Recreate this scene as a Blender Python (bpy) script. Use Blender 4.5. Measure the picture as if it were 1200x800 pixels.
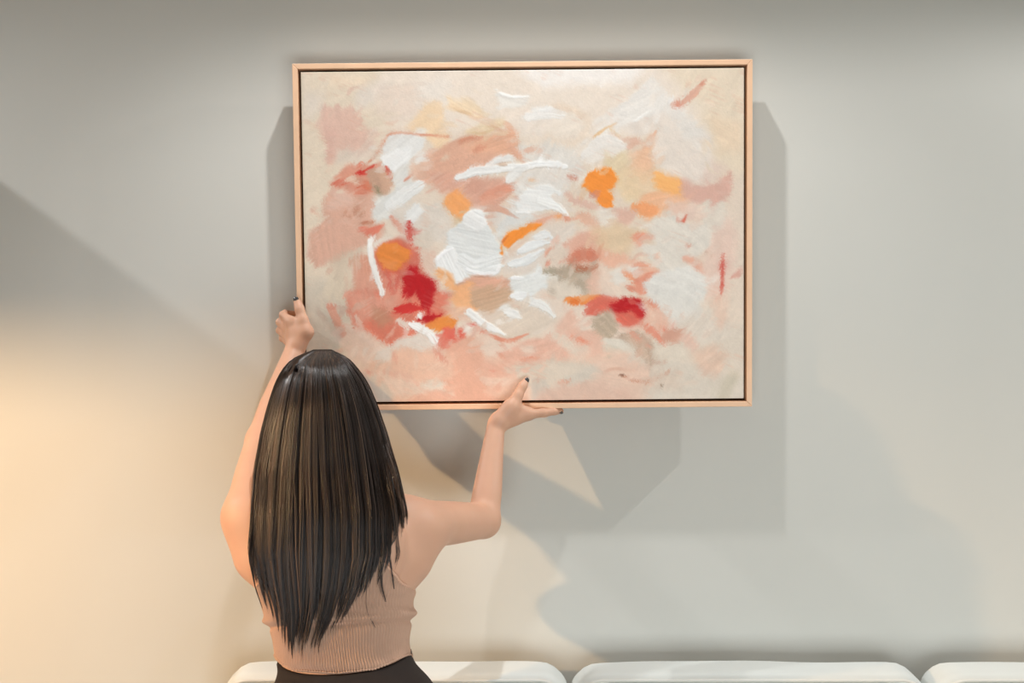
import bpy, math, random
import numpy as np
from mathutils import Vector

scene = bpy.context.scene
for o in list(bpy.data.objects):
    bpy.data.objects.remove(o, do_unlink=True)
COL = scene.collection
rng = np.random.default_rng(7)
random.seed(7)

# ------------------------------------------------------------------ camera
CAM = np.array([0.0, -2.8, 1.75]); PITCH = math.radians(3.3); FPX = 1400.0
cam = bpy.data.cameras.new('camera'); cam_o = bpy.data.objects.new('camera', cam); COL.objects.link(cam_o)
cam.sensor_width = 36.0; cam.lens = FPX / 1200.0 * 36.0
cam_o.location = CAM; cam_o.rotation_euler = (math.pi/2 - PITCH, 0, 0)
scene.camera = cam_o
cam.clip_start = 0.05

def W(px, py, y):
    """world point at depth plane y that the photograph shows at (px, py)"""
    a = (px - 600.0)/FPX; b = (400.0 - py)/FPX
    r = np.array([a, math.cos(PITCH) + b*math.sin(PITCH), -math.sin(PITCH) + b*math.cos(PITCH)])
    t = (y - CAM[1])/r[1]
    return CAM + t*r

def proj_py(y, z):
    dy = y - CAM[1]; dz = z - CAM[2]
    return 400 - FPX*(dy*math.sin(PITCH) + dz*math.cos(PITCH))/(dy*math.cos(PITCH) - dz*math.sin(PITCH))

# ------------------------------------------------------------------ world, lights, exposure
world = bpy.data.worlds.new('room_ambient'); scene.world = world; world.use_nodes = True
bg = world.node_tree.nodes['Background']
bg.inputs['Color'].default_value = (0.80, 0.82, 0.80, 1); bg.inputs['Strength'].default_value = 0.03

def add_light(name, kind, loc, energy, color, **kw):
    l = bpy.data.lights.new(name, kind); o = bpy.data.objects.new(name, l); COL.objects.link(o)
    o.location = loc; l.energy = energy; l.color = color
    aim = kw.pop('aim', None)
    for k, v in kw.items(): setattr(l, k, v)
    if aim is not None:
        d = Vector(aim) - Vector(loc); o.rotation_euler = d.to_track_quat('-Z', 'Y').to_euler()
    return o
# soft cool fill light added behind the camera; no window stands there
add_light('front_fill', 'AREA', (0.6, -3.7, 0.62), 78, (0.90, 0.98, 1.0), shape='RECTANGLE', size=3.0, size_y=1.2, aim=(0.6, 0, 0.45))
# three lamps recessed in the ceiling slot
SLOT = [(-0.04, 3.30, 92, (-0.0, 0.0, 1.62), 82, 0.75, 0.03), (-2.98, 3.285, 185, (-1.15, 0.0, 1.9), 46, 0.9, 0.04), (2.45, 3.27, 165, (1.2, 0.0, 1.7), 80, 0.9, 0.02)]
for (lx, lz, le, la, ang, bl, rad) in SLOT:
    add_light('ceiling_spot', 'SPOT', (lx, -0.55, lz), le, (0.985, 0.995, 1.0), spot_size=math.radians(ang), spot_blend=bl, shadow_soft_size=rad, aim=la)

scene.view_settings.view_transform = 'Standard'
scene.view_settings.look = 'None'
scene.view_settings.gamma = 1.0
scene.view_settings.use_curve_mapping = False
scene.view_settings.exposure = 0.0
scene.cycles.use_denoising = True
LAMP_POWER = 9700.0

# ------------------------------------------------------------------ helpers
def lin(c):
    c = np.asarray(c, float)/255.0
    return np.where(c <= 0.04045, c/12.92, ((c+0.055)/1.055)**2.4)
def rgba(c): return tuple(lin(c)) + (1.0,)

def mat(name, color, rough=0.6, spec=0.3, noise=0.0, nscale=40.0, bump=0.0, bscale=200.0, sss=0.0, metal=0.0, emit=None, estr=0.0, attr=None, stretch=None):
    m = bpy.data.materials.new(name); m.use_nodes = True
    nt = m.node_tree; b = nt.nodes['Principled BSDF']
    b.inputs['Roughness'].default_value = rough
    b.inputs['Specular IOR Level'].default_value = spec
    b.inputs['Metallic'].default_value = metal
    col = rgba(color)
    b.inputs['Base Color'].default_value = col
    tc = nt.nodes.new('ShaderNodeTexCoord')
    vec = tc.outputs['Object']
    if stretch:
        mp = nt.nodes.new('ShaderNodeMapping'); mp.inputs['Scale'].default_value = stretch
        nt.links.new(vec, mp.inputs['Vector']); vec = mp.outputs['Vector']
    src = None
    if attr:
        at = nt.nodes.new('ShaderNodeAttribute'); at.attribute_name = attr
        src = at.outputs['Color']
    if noise > 0:
        n = nt.nodes.new('ShaderNodeTexNoise'); n.inputs['Scale'].default_value = nscale; n.inputs['Detail'].default_value = 4
        nt.links.new(vec, n.inputs['Vector'])
        mx = nt.nodes.new('ShaderNodeMix'); mx.data_type = 'RGBA'; mx.blend_type = 'MULTIPLY'
        mx.inputs['Factor'].default_value = 1.0
        mr = nt.nodes.new('ShaderNodeMapRange')
        mr.inputs['To Min'].default_value = 1 - noise; mr.inputs['To Max'].default_value = 1 + noise
        nt.links.new(n.outputs['Fac'], mr.inputs['Value'])
        if src is not None: nt.links.new(src, mx.inputs['A'])
        else: mx.inputs['A'].default_value = col
        nt.links.new(mr.outputs['Result'], mx.inputs['B'])
        src = mx.outputs['Result']
    if src is not None: nt.links.new(src, b.inputs['Base Color'])
    if bump > 0:
        n2 = nt.nodes.new('ShaderNodeTexNoise'); n2.inputs['Scale'].default_value = bscale; n2.inputs['Detail'].default_value = 3
        nt.links.new(vec, n2.inputs['Vector'])
        bp = nt.nodes.new('ShaderNodeBump'); bp.inputs['Strength'].default_value = bump; bp.inputs['Distance'].default_value = 0.002
        nt.links.new(n2.outputs['Fac'], bp.inputs['Height']); nt.links.new(bp.outputs['Normal'], b.inputs['Normal'])
    if sss > 0:
        b.inputs['Subsurface Weight'].default_value = sss
        b.inputs['Subsurface Radius'].default_value = (1.0, 0.35, 0.2); b.inputs['Subsurface Scale'].default_value = 0.006
    if emit is not None:
        b.inputs['Emission Color'].default_value = rgba(emit); b.inputs['Emission Strength'].default_value = estr
    return m

def mesh_obj(name, verts, faces, material, parent=None, smooth=True, colors=None):
    me = bpy.data.meshes.new(name)
    verts = np.asarray(verts, np.float32); nv = len(verts)
    if isinstance(faces, np.ndarray):
        k = faces.shape[1]; nf = len(faces)
        me.vertices.add(nv); me.vertices.foreach_set('co', verts.ravel())
        me.loops.add(nf*k); me.loops.foreach_set('vertex_index', faces.astype(np.int32).ravel())
        me.polygons.add(nf); me.polygons.foreach_set('loop_start', np.arange(nf, dtype=np.int32)*k)
        me.update(calc_edges=True)
    else:
        me.from_pydata([tuple(map(float, v)) for v in verts], [], [tuple(f) for f in faces]); me.update()
    me.validate()
    if smooth: me.polygons.foreach_set('use_smooth', np.ones(len(me.polygons), bool))
    if colors is not None:
        a = me.color_attributes.new('paint', 'FLOAT_COLOR', 'POINT')
        c = np.ones((nv, 4), np.float32); c[:, :3] = colors
        a.data.foreach_set('color', c.ravel())
    me.materials.append(material)
    o = bpy.data.objects.new(name, me); COL.objects.link(o)
    if parent is not None:
        o.parent = parent
        o.matrix_parent_inverse = parent.matrix_world.inverted() if False else o.matrix_parent_inverse
    return o

def tag(o, label=None, cat=None, group=None, kind=None):
    if label: o['label'] = label
    if cat: o['category'] = cat
    if group: o['group'] = group
    if kind: o['kind'] = kind
    return o

def box_vf(x0, x1, y0, y1, z0, z1):
    v = [(x, y, z) for z in (z0, z1) for y in (y0, y1) for x in (x0, x1)]
    f = [(0,2,3,1), (4,5,7,6), (0,1,5,4), (2,6,7,3), (0,4,6,2), (1,3,7,5)]
    return v, f
def box(name, b, material, parent=None, bevel=0.0, seg=3):
    v, f = box_vf(*b)
    o = mesh_obj(name, v, f, material, parent, smooth=False)
    if bevel > 0:
        m = o.modifiers.new('bevel', 'BEVEL'); m.width = bevel; m.segments = seg; m.limit_method = 'NONE'
        o.data.polygons.foreach_set('use_smooth', np.ones(6, bool))
    return o

def tube_mesh(paths, sides=6, closed_ends=True):
    """paths: list of (pts Nx3, radii N) -> verts, quad faces (fixed frame sweep)"""
    V = []; F = []; off = 0
    for pts, rad in paths:
        pts = np.asarray(pts, float); n = len(pts); rad = np.broadcast_to(np.asarray(rad, float), (n,))
        t = np.gradient(pts, axis=0); t /= np.linalg.norm(t, axis=1, keepdims=True) + 1e-9
        ref = np.array([0.31, 0.57, 0.76]) if abs(t[0] @ np.array([0.31, 0.57, 0.76])) < 0.9 else np.array([1.0, 0, 0])
        u = np.cross(t, ref); u /= np.linalg.norm(u, axis=1, keepdims=True) + 1e-9
        w = np.cross(t, u)
        a = np.arange(sides)*2*math.pi/sides
        ring = pts[:, None] + rad[:, None, None]*(np.cos(a)[None, :, None]*u[:, None] + np.sin(a)[None, :, None]*w[:, None])
        V.append(ring.reshape(-1, 3))
        i = np.arange(n-1)[:, None]*sides; j = np.arange(sides)[None]; j2 = (j+1) % sides
        F.append(np.stack([i+j, i+j2, i+sides+j2, i+sides+j], -1).reshape(-1, 4) + off)
        off += n*sides
        if closed_ends:
            V.append(pts[[0, -1]])
            s0 = off - n*sides; e0 = off - sides
            jj = np.arange(sides); jn = (jj+1) % sides
            F.append(np.stack([np.full(sides, off), s0+jn, s0+jj, np.full(sides, off)], -1)[:, [0, 1, 2, 2]])
            F.append(np.stack([np.full(sides, off+1), e0+jj, e0+jn, e0+jn], -1))
            off += 2
    return np.concatenate(V), np.concatenate(F)

def lathe_vf(prof, seg=48, center=(0, 0)):
    V = []; F = []
    for r, z in prof:
        for k in range(seg):
            a = 2*math.pi*k/seg
            V.append((center[0]+r*math.cos(a), center[1]+r*math.sin(a), z))
    for i in range(len(prof)-1):
        for k in range(seg):
            k2 = (k+1) % seg
            F.append((i*seg+k, i*seg+k2, (i+1)*seg+k2, (i+1)*seg+k))
    return V, F

def spline(pts, n):
    """Catmull-Rom resample"""
    p = np.asarray(pts, float)
    p = np.concatenate([[2*p[0]-p[1]], p, [2*p[-1]-p[-2]]])
    m = len(p)-3
    s = np.linspace(0, m-1e-6, n); i = s.astype(int); t = (s-i)[:, None]
    a, b, c, d = p[i], p[i+1], p[i+2], p[i+3]
    return 0.5*(2*b + (c-a)*t + (2*a-5*b+4*c-d)*t**2 + (-a+3*b-3*c+d)*t**3)

# ------------------------------------------------------------------ room
M_wall = mat('matte_greige_paint', (203, 201, 194), rough=0.85, spec=0.15, noise=0.02, nscale=3, bump=0.05, bscale=350)
M_ceil = mat('white_ceiling_paint', (206, 203, 194), rough=0.9, spec=0.1)
M_slot = mat('dark_slot_lining', (84, 81, 76), rough=0.9, spec=0.1)
M_floor = mat('oak_floor', (118, 92, 68), rough=0.45, spec=0.4, noise=0.25, nscale=6, stretch=(1, 12, 1))
def struct(name, b, m, label, cat):
    return tag(box(name, b, m), label, cat, kind='structure')
struct('wall_back', (-4.4, 3.6, 0.0, 0.12, 0, 3.6), M_wall, 'smooth greige painted wall behind the painting', 'wall')
struct('wall_shadow_caster', (-1.62, -1.5, -0.24, 0.0, 0, 2.19), M_wall, 'added wing wall out of view, casting the diagonal shadow at left', 'wall')  # unseen wing wall, added to cast the diagonal shadow from the left spot
struct('wall_left_far', (-4.52, -4.4, -5.2, 0.12, 0, 3.6), M_wall, 'far left painted side wall of the room', 'wall')
struct('wall_right', (3.6, 3.72, -5.2, 0.12, 0, 3.6), M_wall, 'right painted side wall of the room', 'wall')
struct('floor', (-4.52, 3.72, -5.2, 0.12, -0.1, 0.0), M_floor, 'oak floor of the room', 'floor')
struct('ceiling', (-4.4, 3.6, -5.2, -0.70, 3.0, 3.06), M_ceil, 'white ceiling in front of the light slot', 'ceiling')
struct('trim_1', (-4.4, 3.6, -0.40, 0.0, 3.0, 3.06), M_ceil, 'white ceiling lip between light slot and wall', 'ceiling trim')
struct('trim_2', (-4.4, 3.6, -0.76, -0.70, 3.06, 3.5), M_slot, 'dark inner side of the ceiling light slot', 'ceiling trim')
struct('trim_3', (-4.4, 3.6, -0.76, 0.0, 3.5, 3.56), M_slot, 'dark top of the ceiling light slot', 'ceiling trim')
struct('baseboard_back', (-1.5, 3.6, -0.015, 0.0, 0, 0.1), M_ceil, 'white baseboard along the back wall', 'baseboard')
# ------------------------------------------------------------------ framed painting
P_D, P_GAP = 0.04, 0.04                      # frame depth, gap to the wall
Y_F = -(P_D + P_GAP)                         # front plane of the frame
CORN = {k: W(*v, Y_F) for k, v in dict(tl=(342, 75), tr=(881.5, 69), br=(882, 476.5), bl=(350.5, 481)).items()}
cen = sum(CORN.values())/4
p_w = 0.5*(np.linalg.norm(CORN['tr']-CORN['tl']) + np.linalg.norm(CORN['br']-CORN['bl']))
p_h = 0.5*(np.linalg.norm(CORN['tl']-CORN['bl']) + np.linalg.norm(CORN['tr']-CORN['br']))
dx = (CORN['tr']-CORN['tl']) + (CORN['br']-CORN['bl'])
p_rot = math.atan2(dx[2], dx[0])
painting = bpy.data.objects.new('framed_painting', None); COL.objects.link(painting)
painting.location = (cen[0], Y_F, cen[2]); painting.rotation_euler = (0, -p_rot, 0)
tag(painting, 'large abstract painting in peach, white, orange and red with thin pale wood frame', 'painting')

M_frame = mat('pale_oak', (230, 188, 154), rough=0.5, spec=0.35, noise=0.10, nscale=22, stretch=(1, 1, 1), bump=0.05, bscale=120)
M_gap = mat('dark_walnut_rebate', (66, 40, 22), rough=0.8, spec=0.1)
FW, GAPW = 0.0120, 0.0068
hw, hh = p_w/2, p_h/2
def rail(pts, nm):
    # mitred rail: four outline corners (x,z), front y=0, back y=P_D
    v = [(x, 0.0, z) for x, z in pts] + [(x, P_D, z) for x, z in pts]
    f = [(0,1,2,3), (7,6,5,4), (0,4,5,1), (1,5,6,2), (2,6,7,3), (3,7,4,0)]
    o = mesh_obj('frame_rail', v, f, M_frame, painting, smooth=False)
    m = o.modifiers.new('bevel', 'BEVEL'); m.width = 0.0012; m.segments = 2
    return o
i1, i2 = hw-FW, hh-FW
rail([(-hw, hh), (-i1, i2), (i1, i2), (hw, hh)], 'top')
rail([(-hw, -hh), (hw, -hh), (i1, -i2), (-i1, -i2)], 'bottom')
rail([(-hw, hh), (-hw, -hh), (-i1, -i2), (-i1, i2)], 'left')
rail([(hw, hh), (i1, i2), (i1, -i2), (hw, -hh)], 'right')
v, f = box_vf(-i1, i1, P_D-0.010, P_D-0.002, -i2, i2)
tag(mesh_obj('backing_board', v, f, M_gap, painting, smooth=False), 'dark recessed rebate between canvas and frame')

# --- paint, brushed onto a fine grid: colour and relief of the oil paint
NX, NZ = 700, 524
cw, ch = i1-GAPW, i2-GAPW
uu, vv = np.meshgrid(np.linspace(0, 1, NX), np.linspace(0, 1, NZ))       # v downwards
cc = dict(tl=(352.2, 84), tr=(875, 78), br=(875.5, 470), bl=(360, 474.5))
c_ = {k: np.array(v, float) for k, v in dict(tl=(349.5, 81.5), tr=(875.2, 75.8), br=(875.8, 470.2), bl=(357, 474.6)).items()}
PX = (1-vv)*((1-uu)*c_['tl'][0] + uu*c_['tr'][0]) + vv*((1-uu)*c_['bl'][0] + uu*c_['br'][0])
PY = (1-vv)*((1-uu)*c_['tl'][1] + uu*c_['tr'][1]) + vv*((1-uu)*c_['bl'][1] + uu*c_['br'][1])

_tab = rng.random((256, 256)).astype(np.float32)
def vnoise(x, y):
    xi = np.floor(x).astype(int); yi = np.floor(y).astype(int)
    fx = x-xi; fy = y-yi
    fx = fx*fx*(3-2*fx); fy = fy*fy*(3-2*fy)
    a = _tab[yi & 255, xi & 255]; b = _tab[yi & 255, (xi+1) & 255]
    c = _tab[(yi+1) & 255, xi & 255]; d = _tab[(yi+1) & 255, (xi+1) & 255]
    return (a*(1-fx)+b*fx)*(1-fy) + (c*(1-fx)+d*fx)*fy
def fbm(x, y, o=3):
    s = 0; a = 0.5; t = 0
    for k in range(o):
        s = s + a*vnoise(x*2**k+17.3*k, y*2**k+5.1*k); t += a; a *= 0.5
    return s/t
def sstep(a, b, x):
    t = np.clip((x-a)/(b-a), 0, 1); return t*t*(3-2*t)

# painterly warp of the working coordinates
WX = PX + 7*(fbm(PX/22, PY/22)-0.5) + 2.4*(vnoise(PX/4, PY/4)-0.5)
WY = PY + 7*(fbm(PX/22+50, PY/22+31)-0.5) + 2.4*(vnoise(PX/4+9, PY/4+77)-0.5)
KD = 0.0
paint = np.empty(PX.shape+(3,)); paint[:] = (226, 210, 190)
relief = np.zeros(PX.shape)
T = dict(t1=(345, 75, 5.926), t2=(525, 75, 5.926), t3=(705, 75, 5.926), t4=(345, 210, 5.926), t5=(525, 210, 5.926), t6=(705, 210, 5.926),
         t7=(345, 345, 5.926), t8=(525, 345, 5.926), t9=(705, 345, 5.926), q=(610, 60, 3.636), p=(0, 0, 1.0))
def conv(t, pts):
    ox, oy, s = T[t]
    return np.array([(ox+x/s, oy+y/s) for x, y in pts], float), s
def sub(x0, x1, y0, y1):
    m = (PX[0] >= x0) | (PX[-1] >= x0); m &= (PX[0] <= x1) | (PX[-1] <= x1)
    n = (PY[:, 0] >= y0) | (PY[:, -1] >= y0); n &= (PY[:, 0] <= y1) | (PY[:, -1] <= y1)
    ix = np.where(m)[0]; iy = np.where(n)[0]
    if len(ix) == 0 or len(iy) == 0: return None
    return slice(iy[0], iy[-1]+1), slice(ix[0], ix[-1]+1)
_seed = [0]
def streak(x, y, ang, fine=1.6, length=26.0):
    _seed[0] += 1; s = _seed[0]*13.7
    ca, sa = math.cos(ang), math.sin(ang)
    al = x*ca + y*sa; ac = -x*sa + y*ca
    ac = ac + 2.0*(vnoise(al/30+s, ac/30)-0.5)
    return 0.6*vnoise(al/length+s, ac/fine+s) + 0.4*vnoise(al/(length*2)+s, ac/(fine*2.7))
def lay(S, a, col, tex, var, h):
    a = a[..., None]
    c = np.array(col, float)[None, None]*(1 + var*(tex[..., None]-0.5))
    paint[S] = paint[S]*(1-a) + c*a
    if h: relief[S] = relief[S]*(1-0.6*a[..., 0]) + h*a[..., 0]*(0.45+0.9*tex)
def poly(t, pts, col, al=1.0, fe=2.2, ang=None, br=0.5, var=0.09, h=0.0):
    P, s = conv(t, pts)
    P = np.array(P); pad = fe*2+8
    S = sub(P[:, 0].min()-pad, P[:, 0].max()+pad, P[:, 1].min()-pad, P[:, 1].max()+pad)
    if S is None: return
    x, y = WX[S], WY[S]
    d = np.full(x.shape, 1e9); ins = np.zeros(x.shape, bool)
    n = len(P)
    for i in range(n):
        a, b = P[i], P[(i+1) % n]; e = b-a
        tt = np.clip(((x-a[0])*e[0] + (y-a[1])*e[1])/(e@e+1e-9), 0, 1)
        d = np.minimum(d, np.hypot(x-a[0]-tt*e[0], y-a[1]-tt*e[1]))
        c = ((a[1] > y) != (b[1] > y)) & (x < (b[0]-a[0])*(y-a[1])/(b[1]-a[1]+1e-12) + a[0])
        ins ^= c
    sd = np.where(ins, -d, d)
    if ang is None:
        ang = random.uniform(-1.2, 1.2)
    tex = streak(PX[S], PY[S], ang)
    am = al*sstep(fe*1.25, -fe*1.25, sd - 1.6 + (tex-0.5)*br*(5+fe))
    lay(S, am, col, tex, var, h)
def stroke(t, pts, wd, col, al=1.0, fe=0.8, taper=(0.6, 0.25), br=0.8, var=0.10, h=0.0):
    P, s = conv(t, pts); wd = wd/s/2
    if len(P) > 2: P = spline(P, 6*len(P))
    pad = wd+6
    S = sub(P[:, 0].min()-pad, P[:, 0].max()+pad, P[:, 1].min()-pad, P[:, 1].max()+pad)
    if S is None: return
    x = 0.55*PX[S]+0.45*WX[S]; y = 0.55*PY[S]+0.45*WY[S]
    seg = np.diff(P, axis=0); L = np.r_[0, np.cumsum(np.hypot(*seg.T))]; tot = L[-1]+1e-6
    best = np.full(x.shape, 1e9); sp = np.zeros(x.shape); ac = np.zeros(x.shape)
    for i in range(len(seg)):
        a, e = P[i], seg[i]; l2 = e@e+1e-9
        tt = np.clip(((x-a[0])*e[0] + (y-a[1])*e[1])/l2, 0, 1)
        dd = np.hypot(x-a[0]-tt*e[0], y-a[1]-tt*e[1])
        m = dd < best
        best = np.where(m, dd, best); sp = np.where(m, L[i]+tt*math.sqrt(l2), sp)
        cr = (e[0]*(y-a[1]) - e[1]*(x-a[0]))/math.sqrt(l2)
        ac = np.where(m, cr, ac)
    u = sp/tot
    wloc = wd*(1 - (1-taper[0])*sstep(0.25, 0, u) - (1-taper[1])*sstep(0.55, 1.0, u))
    _seed[0] += 1
    tex = 0.65*vnoise(sp/22+_seed[0]*7.7, ac/1.0+_seed[0]*3.1) + 0.35*vnoise(sp/40+_seed[0], ac/2.6)
    am = al*sstep(fe*1.2, -fe*1.2, best - wloc - 0.7 + (tex-0.5)*br*min(3.0, wd))
    dry = 1 - 0.55*br*sstep(0.55, 1.0, u)*(tex < 0.42)
    lay(S, am*dry, col, tex, var, h)

# ground: soft, broad scrubbed colour
def g(pts, col, al=0.8, fe=9, t='p', ang=None): poly(t, pts, col, al, fe, ang, br=0.6, var=0.05)
g([(345,75),(480,75),(470,140),(430,200),(400,330),(345,330)], (227,211,186))
g([(440,70),(880,65),(880,150),(700,160),(560,150),(460,150)], (236,222,205))
g([(600,72),(760,72),(740,92),(640,98)], (243,238,231), fe=6)
g([(780,72),(880,72),(880,210),(840,200),(820,120)], (230,212,184))
g([(345,330),(420,330),(400,430),(345,480)], (206,196,176))
g([(640,180),(760,160),(860,200),(860,330),(740,350),(640,300)], (224,206,184))
g([(840,210),(880,200),(880,480),(840,480)], (222,204,184))
g([(700,400),(880,380),(880,480),(640,480)], (208,197,180))
g([(430,420),(640,380),(760,420),(760,480),(400,480)], (222,184,160))
g([(560,330),(700,310),(760,400),(640,420),(540,400)], (222,204,186))
# upper left
poly('t1', [(180,60),(520,60),(480,120),(240,130)], (240,216,186), .6, 7)
poly('t1', [(430,150),(620,110),(640,230),(430,300)], (224,214,202), .7, 7)
poly('t1', [(560,160),(820,120),(840,300),(700,360),(560,340)], (228,208,190), .7, 6)
poly('t1', [(830,110),(1067,80),(1067,220),(860,220)], (234,226,214), .6, 7)
poly('t1', [(60,190),(180,190),(150,300),(60,360)], (220,210,198), .6, 8)
poly('t1', [(175,270),(220,275),(330,310),(385,290),(430,370),(540,470),(530,560),(480,610),(400,610),(300,590),(260,660),(215,670),(205,500),(175,430),(150,400)], (222,183,164), .9, 2.5, 1.45)
poly('t1', [(205,420),(260,430),(250,640),(215,660)], (218,176,158), .7, 2, 1.5)
poly('t1', [(770,420),(830,340),(900,270),(1000,245),(1030,320),(1020,400),(1060,480),(1060,590),(960,560),(900,450),(870,420),(810,460)], (240,208,166), .85, 2.2, -0.8)
poly('t1', [(300,590),(420,600),(560,560),(560,680),(420,680),(280,660)], (224,208,190), .8, 4)
# pink / terracotta masses
poly('t1', [(255,840),(270,770),(350,690),(440,690),(540,700),(600,690),(660,780),(650,840)], (221,150,124), .92, 2.2, 1.2)
poly('t4', [(250,0),(480,0),(530,60),(535,260),(600,300),(590,380),(480,440),(300,540),(130,600),(95,540),(95,350),(200,280),(210,120),(240,60)], (219,170,146), .95, 3, 1.4)
poly('t4', [(260,60),(400,60),(400,160),(240,200)], (226,190,170), .8, 5)
poly('t4', [(300,0),(520,0),(520,60),(420,90),(280,40)], (216,138,112), .7, 4)
stroke('t4', [(265,15),(350,5)], 44, (212,112,88), .9)
stroke('t4', [(420,70),(470,55),(525,55)], 52, (210,112,84), .9)
stroke('t4', [(450,325),(530,340),(600,308)], 56, (222,128,104), .95)
stroke('t4', [(460,290),(535,284)], 14, (188,112,82))
for a, b in [((338,245),(352,205)), ((372,265),(376,235)), ((412,242),(414,175)), ((432,215),(424,165)), ((452,245),(458,200))]:
    stroke('t4', [a, b], 9, (190,128,98), .8)
stroke('t1', [(420,745),(490,735),(548,688)], 30, (209,72,58))
stroke('t1', [(428,690),(462,672)], 26, (226,132,106), .8)
stroke('t1', [(440,725),(450,745)], 22, (196,44,40), .8)
poly('t4', [(500,-60),(640,-90),(670,0),(650,60),(590,110),(540,70)], (206,166,138), .95, 1.8, 1.2, br=1.0, var=.2)
stroke('t4', [(560,40),(590,118)], 14, (140,132,100), .8)
stroke('t4', [(480,0),(520,70)], 40, (212,128,98), .8)
# long terracotta passage upper middle
poly('t2', [(0,520),(80,500),(300,480),(440,430),(480,470),(490,570),(550,670),(480,640),(420,600),(380,640),(280,680),(60,780),(-60,840),(-200,800),(-250,700),(-180,650),(-60,580)], (222,170,142), .95, 2.2, -0.35, var=.14)
poly('t5', [(-150,-60),(60,-30),(480,0),(490,40),(400,110),(330,190),(150,190),(90,90),(-40,90)], (219,166,142), .95, 2.2, -0.6, var=.14)
poly('t2', [(100,540),(340,470),(460,450),(480,570),(380,620),(180,600)], (226,172,138), .7, 4, -0.3, var=.2)
stroke('t2', [(78,518),(160,497),(245,490)], 30, (210,146,116), .9)
stroke('t2', [(430,540),(480,610),(548,672)], 34, (222,170,142), .9)
stroke('t2', [(180,585),(260,560)], 36, (216,142,112), .6)
stroke('t5', [(240,120),(360,70),(485,38)], 62, (221,152,124), .9)
stroke('t5', [(120,60),(260,20)], 70, (212,158,134), .7)
stroke('t5', [(250,150),(340,110)], 60, (224,165,138), .7)
poly('t1', [(780,660),(850,600),(930,600),(900,700),(830,740)], (228,196,172), .8, 3)
# white / grey passages left of centre
poly('t1', [(620,500),(650,480),(860,480),(890,510),(870,570),(800,640),(690,730),(640,700),(600,650),(610,560)], (226,225,219), 1, 1.6, -0.7, h=.5)
poly('t1', [(600,645),(700,580),(800,560),(790,620),(690,725),(640,700)], (237,237,233), .9, 1.6, -0.7, h=.9)
poly('t1', [(820,455),(870,420),(920,455)], (233,226,214), .9, 1.5)
stroke('t1', [(510,668),(570,600),(620,512),(650,472),(760,462),(900,475),(1067,487)], 9, (220,152,122), .9, br=.4, taper=(1,.8))
stroke('t1', [(630,700),(660,780)], 16, (212,90,72), .9)
poly('t4', [(540,150),(580,110),(700,60),(700,-60),(760,-90),(830,0),(880,40),(800,110),(700,190),(640,260),(560,260),(530,220)], (221,221,214), .97, 2, -0.75, h=.5)
stroke('t4', [(660,170),(760,90),(860,25)], 92, (229,229,224), 1, h=.9, taper=(.9,.8))
stroke('t1', [(690,790),(760,700),(800,660)], 60, (224,222,214), .9, h=.4)
stroke('t1', [(760,790),(820,735)], 12, (218,138,110), .8)
poly('t4', [(660,200),(780,170),(900,180),(1067,160),(1067,440),(900,400),(780,400),(700,330)], (219,209,195), .95, 4, 0.5)
poly('t4', [(770,225),(840,155),(885,205),(815,290),(785,280)], (228,228,223), 1, 1.3, -0.8, h=.7)
poly('t4', [(830,350),(940,360),(960,480),(880,540),(840,450)], (214,200,182), .8, 4)
poly('t4', [(850,480),(980,490),(980,620),(880,620)], (223,192,171), .85, 4, 1.3)
# left middle reds
poly('t4', [(560,480),(640,430),(720,420),(800,450),(850,480),(850,600),(960,720),(980,800),(600,800),(560,600)], (213,116,94), .88, 3, 1.3, br=1.2, var=.2)
poly('t4', [(400,660),(480,530),(560,560),(620,800),(380,800)], (222,156,130), .9, 4, 1.45, br=1)
poly('t4', [(230,650),(330,600),(390,680),(390,830),(180,830)], (222,206,180), .8, 5)
poly('t4', [(220,560),(380,500),(480,480),(400,600),(260,640)], (204,184,160), .6, 5, 1.4)
for x in (405, 430, 455, 480, 500):
    stroke('t4', [(x, 520), (x+4, 650)], 10, (212,150,122), .6)
poly('t7', [(350,-20),(1067,-20),(1067,120),(900,250),(790,300),(660,370),(540,290),(430,230),(360,110)], (217,121,97), .93, 3, 0.9, var=.16)
poly('t7', [(350,-20),(520,-20),(640,60),(560,120),(450,170),(370,110)], (224,164,140), .8, 5, 1.3)
poly('t7', [(540,90),(620,110),(660,190),(590,220),(520,160)], (190,142,112), .75, 4, 0.9)
poly('t7', [(600,-20),(720,-20),(700,90),(640,100)], (226,170,145), .7, 3, 1.4, br=1.2)
poly('t4', [(600,680),(720,640),(760,800),(640,800)], (222,150,126), .7, 3, 1.5, br=1.4)
stroke('t4', [(640,640),(670,800)], 24, (205,92,76), .6)
stroke('t4', [(720,640),(690,790)], 22, (205,84,70), .6)
stroke('t4', [(850,480),(830,600)], 50, (208,112,92), .8)
stroke('t4', [(665,248),(700,300),(745,365)], 28, (224,148,124), .9)
stroke('t4', [(790,295),(797,370),(802,450)], 34, (203,56,46), .95, br=1.4)
stroke('t4', [(775,300),(778,360)], 8, (196,40,36), .9)
poly('t4', [(560,500),(610,440),(720,430),(800,490),(770,560),(690,640),(640,630),(580,580)], (214,96,66), .8, 3)
poly('t4', [(570,500),(610,445),(700,450),(790,490),(770,540),(690,620),(650,610),(590,560)], (226,136,64), 1, 1.6, 0.4, h=.5)
poly('t4', [(600,560),(690,560),(680,615),(640,605)], (230,146,86), .7, 3)
poly('t4', [(790,600),(830,600),(850,650),(920,690),(965,760),(955,830),(880,850),(830,760),(790,800),(745,780),(760,680)], (184,22,27), 1, 1.4, 1.2, br=.8, h=.4)
stroke('t7', [(700,105),(800,92),(890,96)], 64, (204,52,46), .95, h=.2)
stroke('t7', [(925,-20),(915,60),(925,120)], 78, (184,25,29), 1, h=.3)
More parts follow.
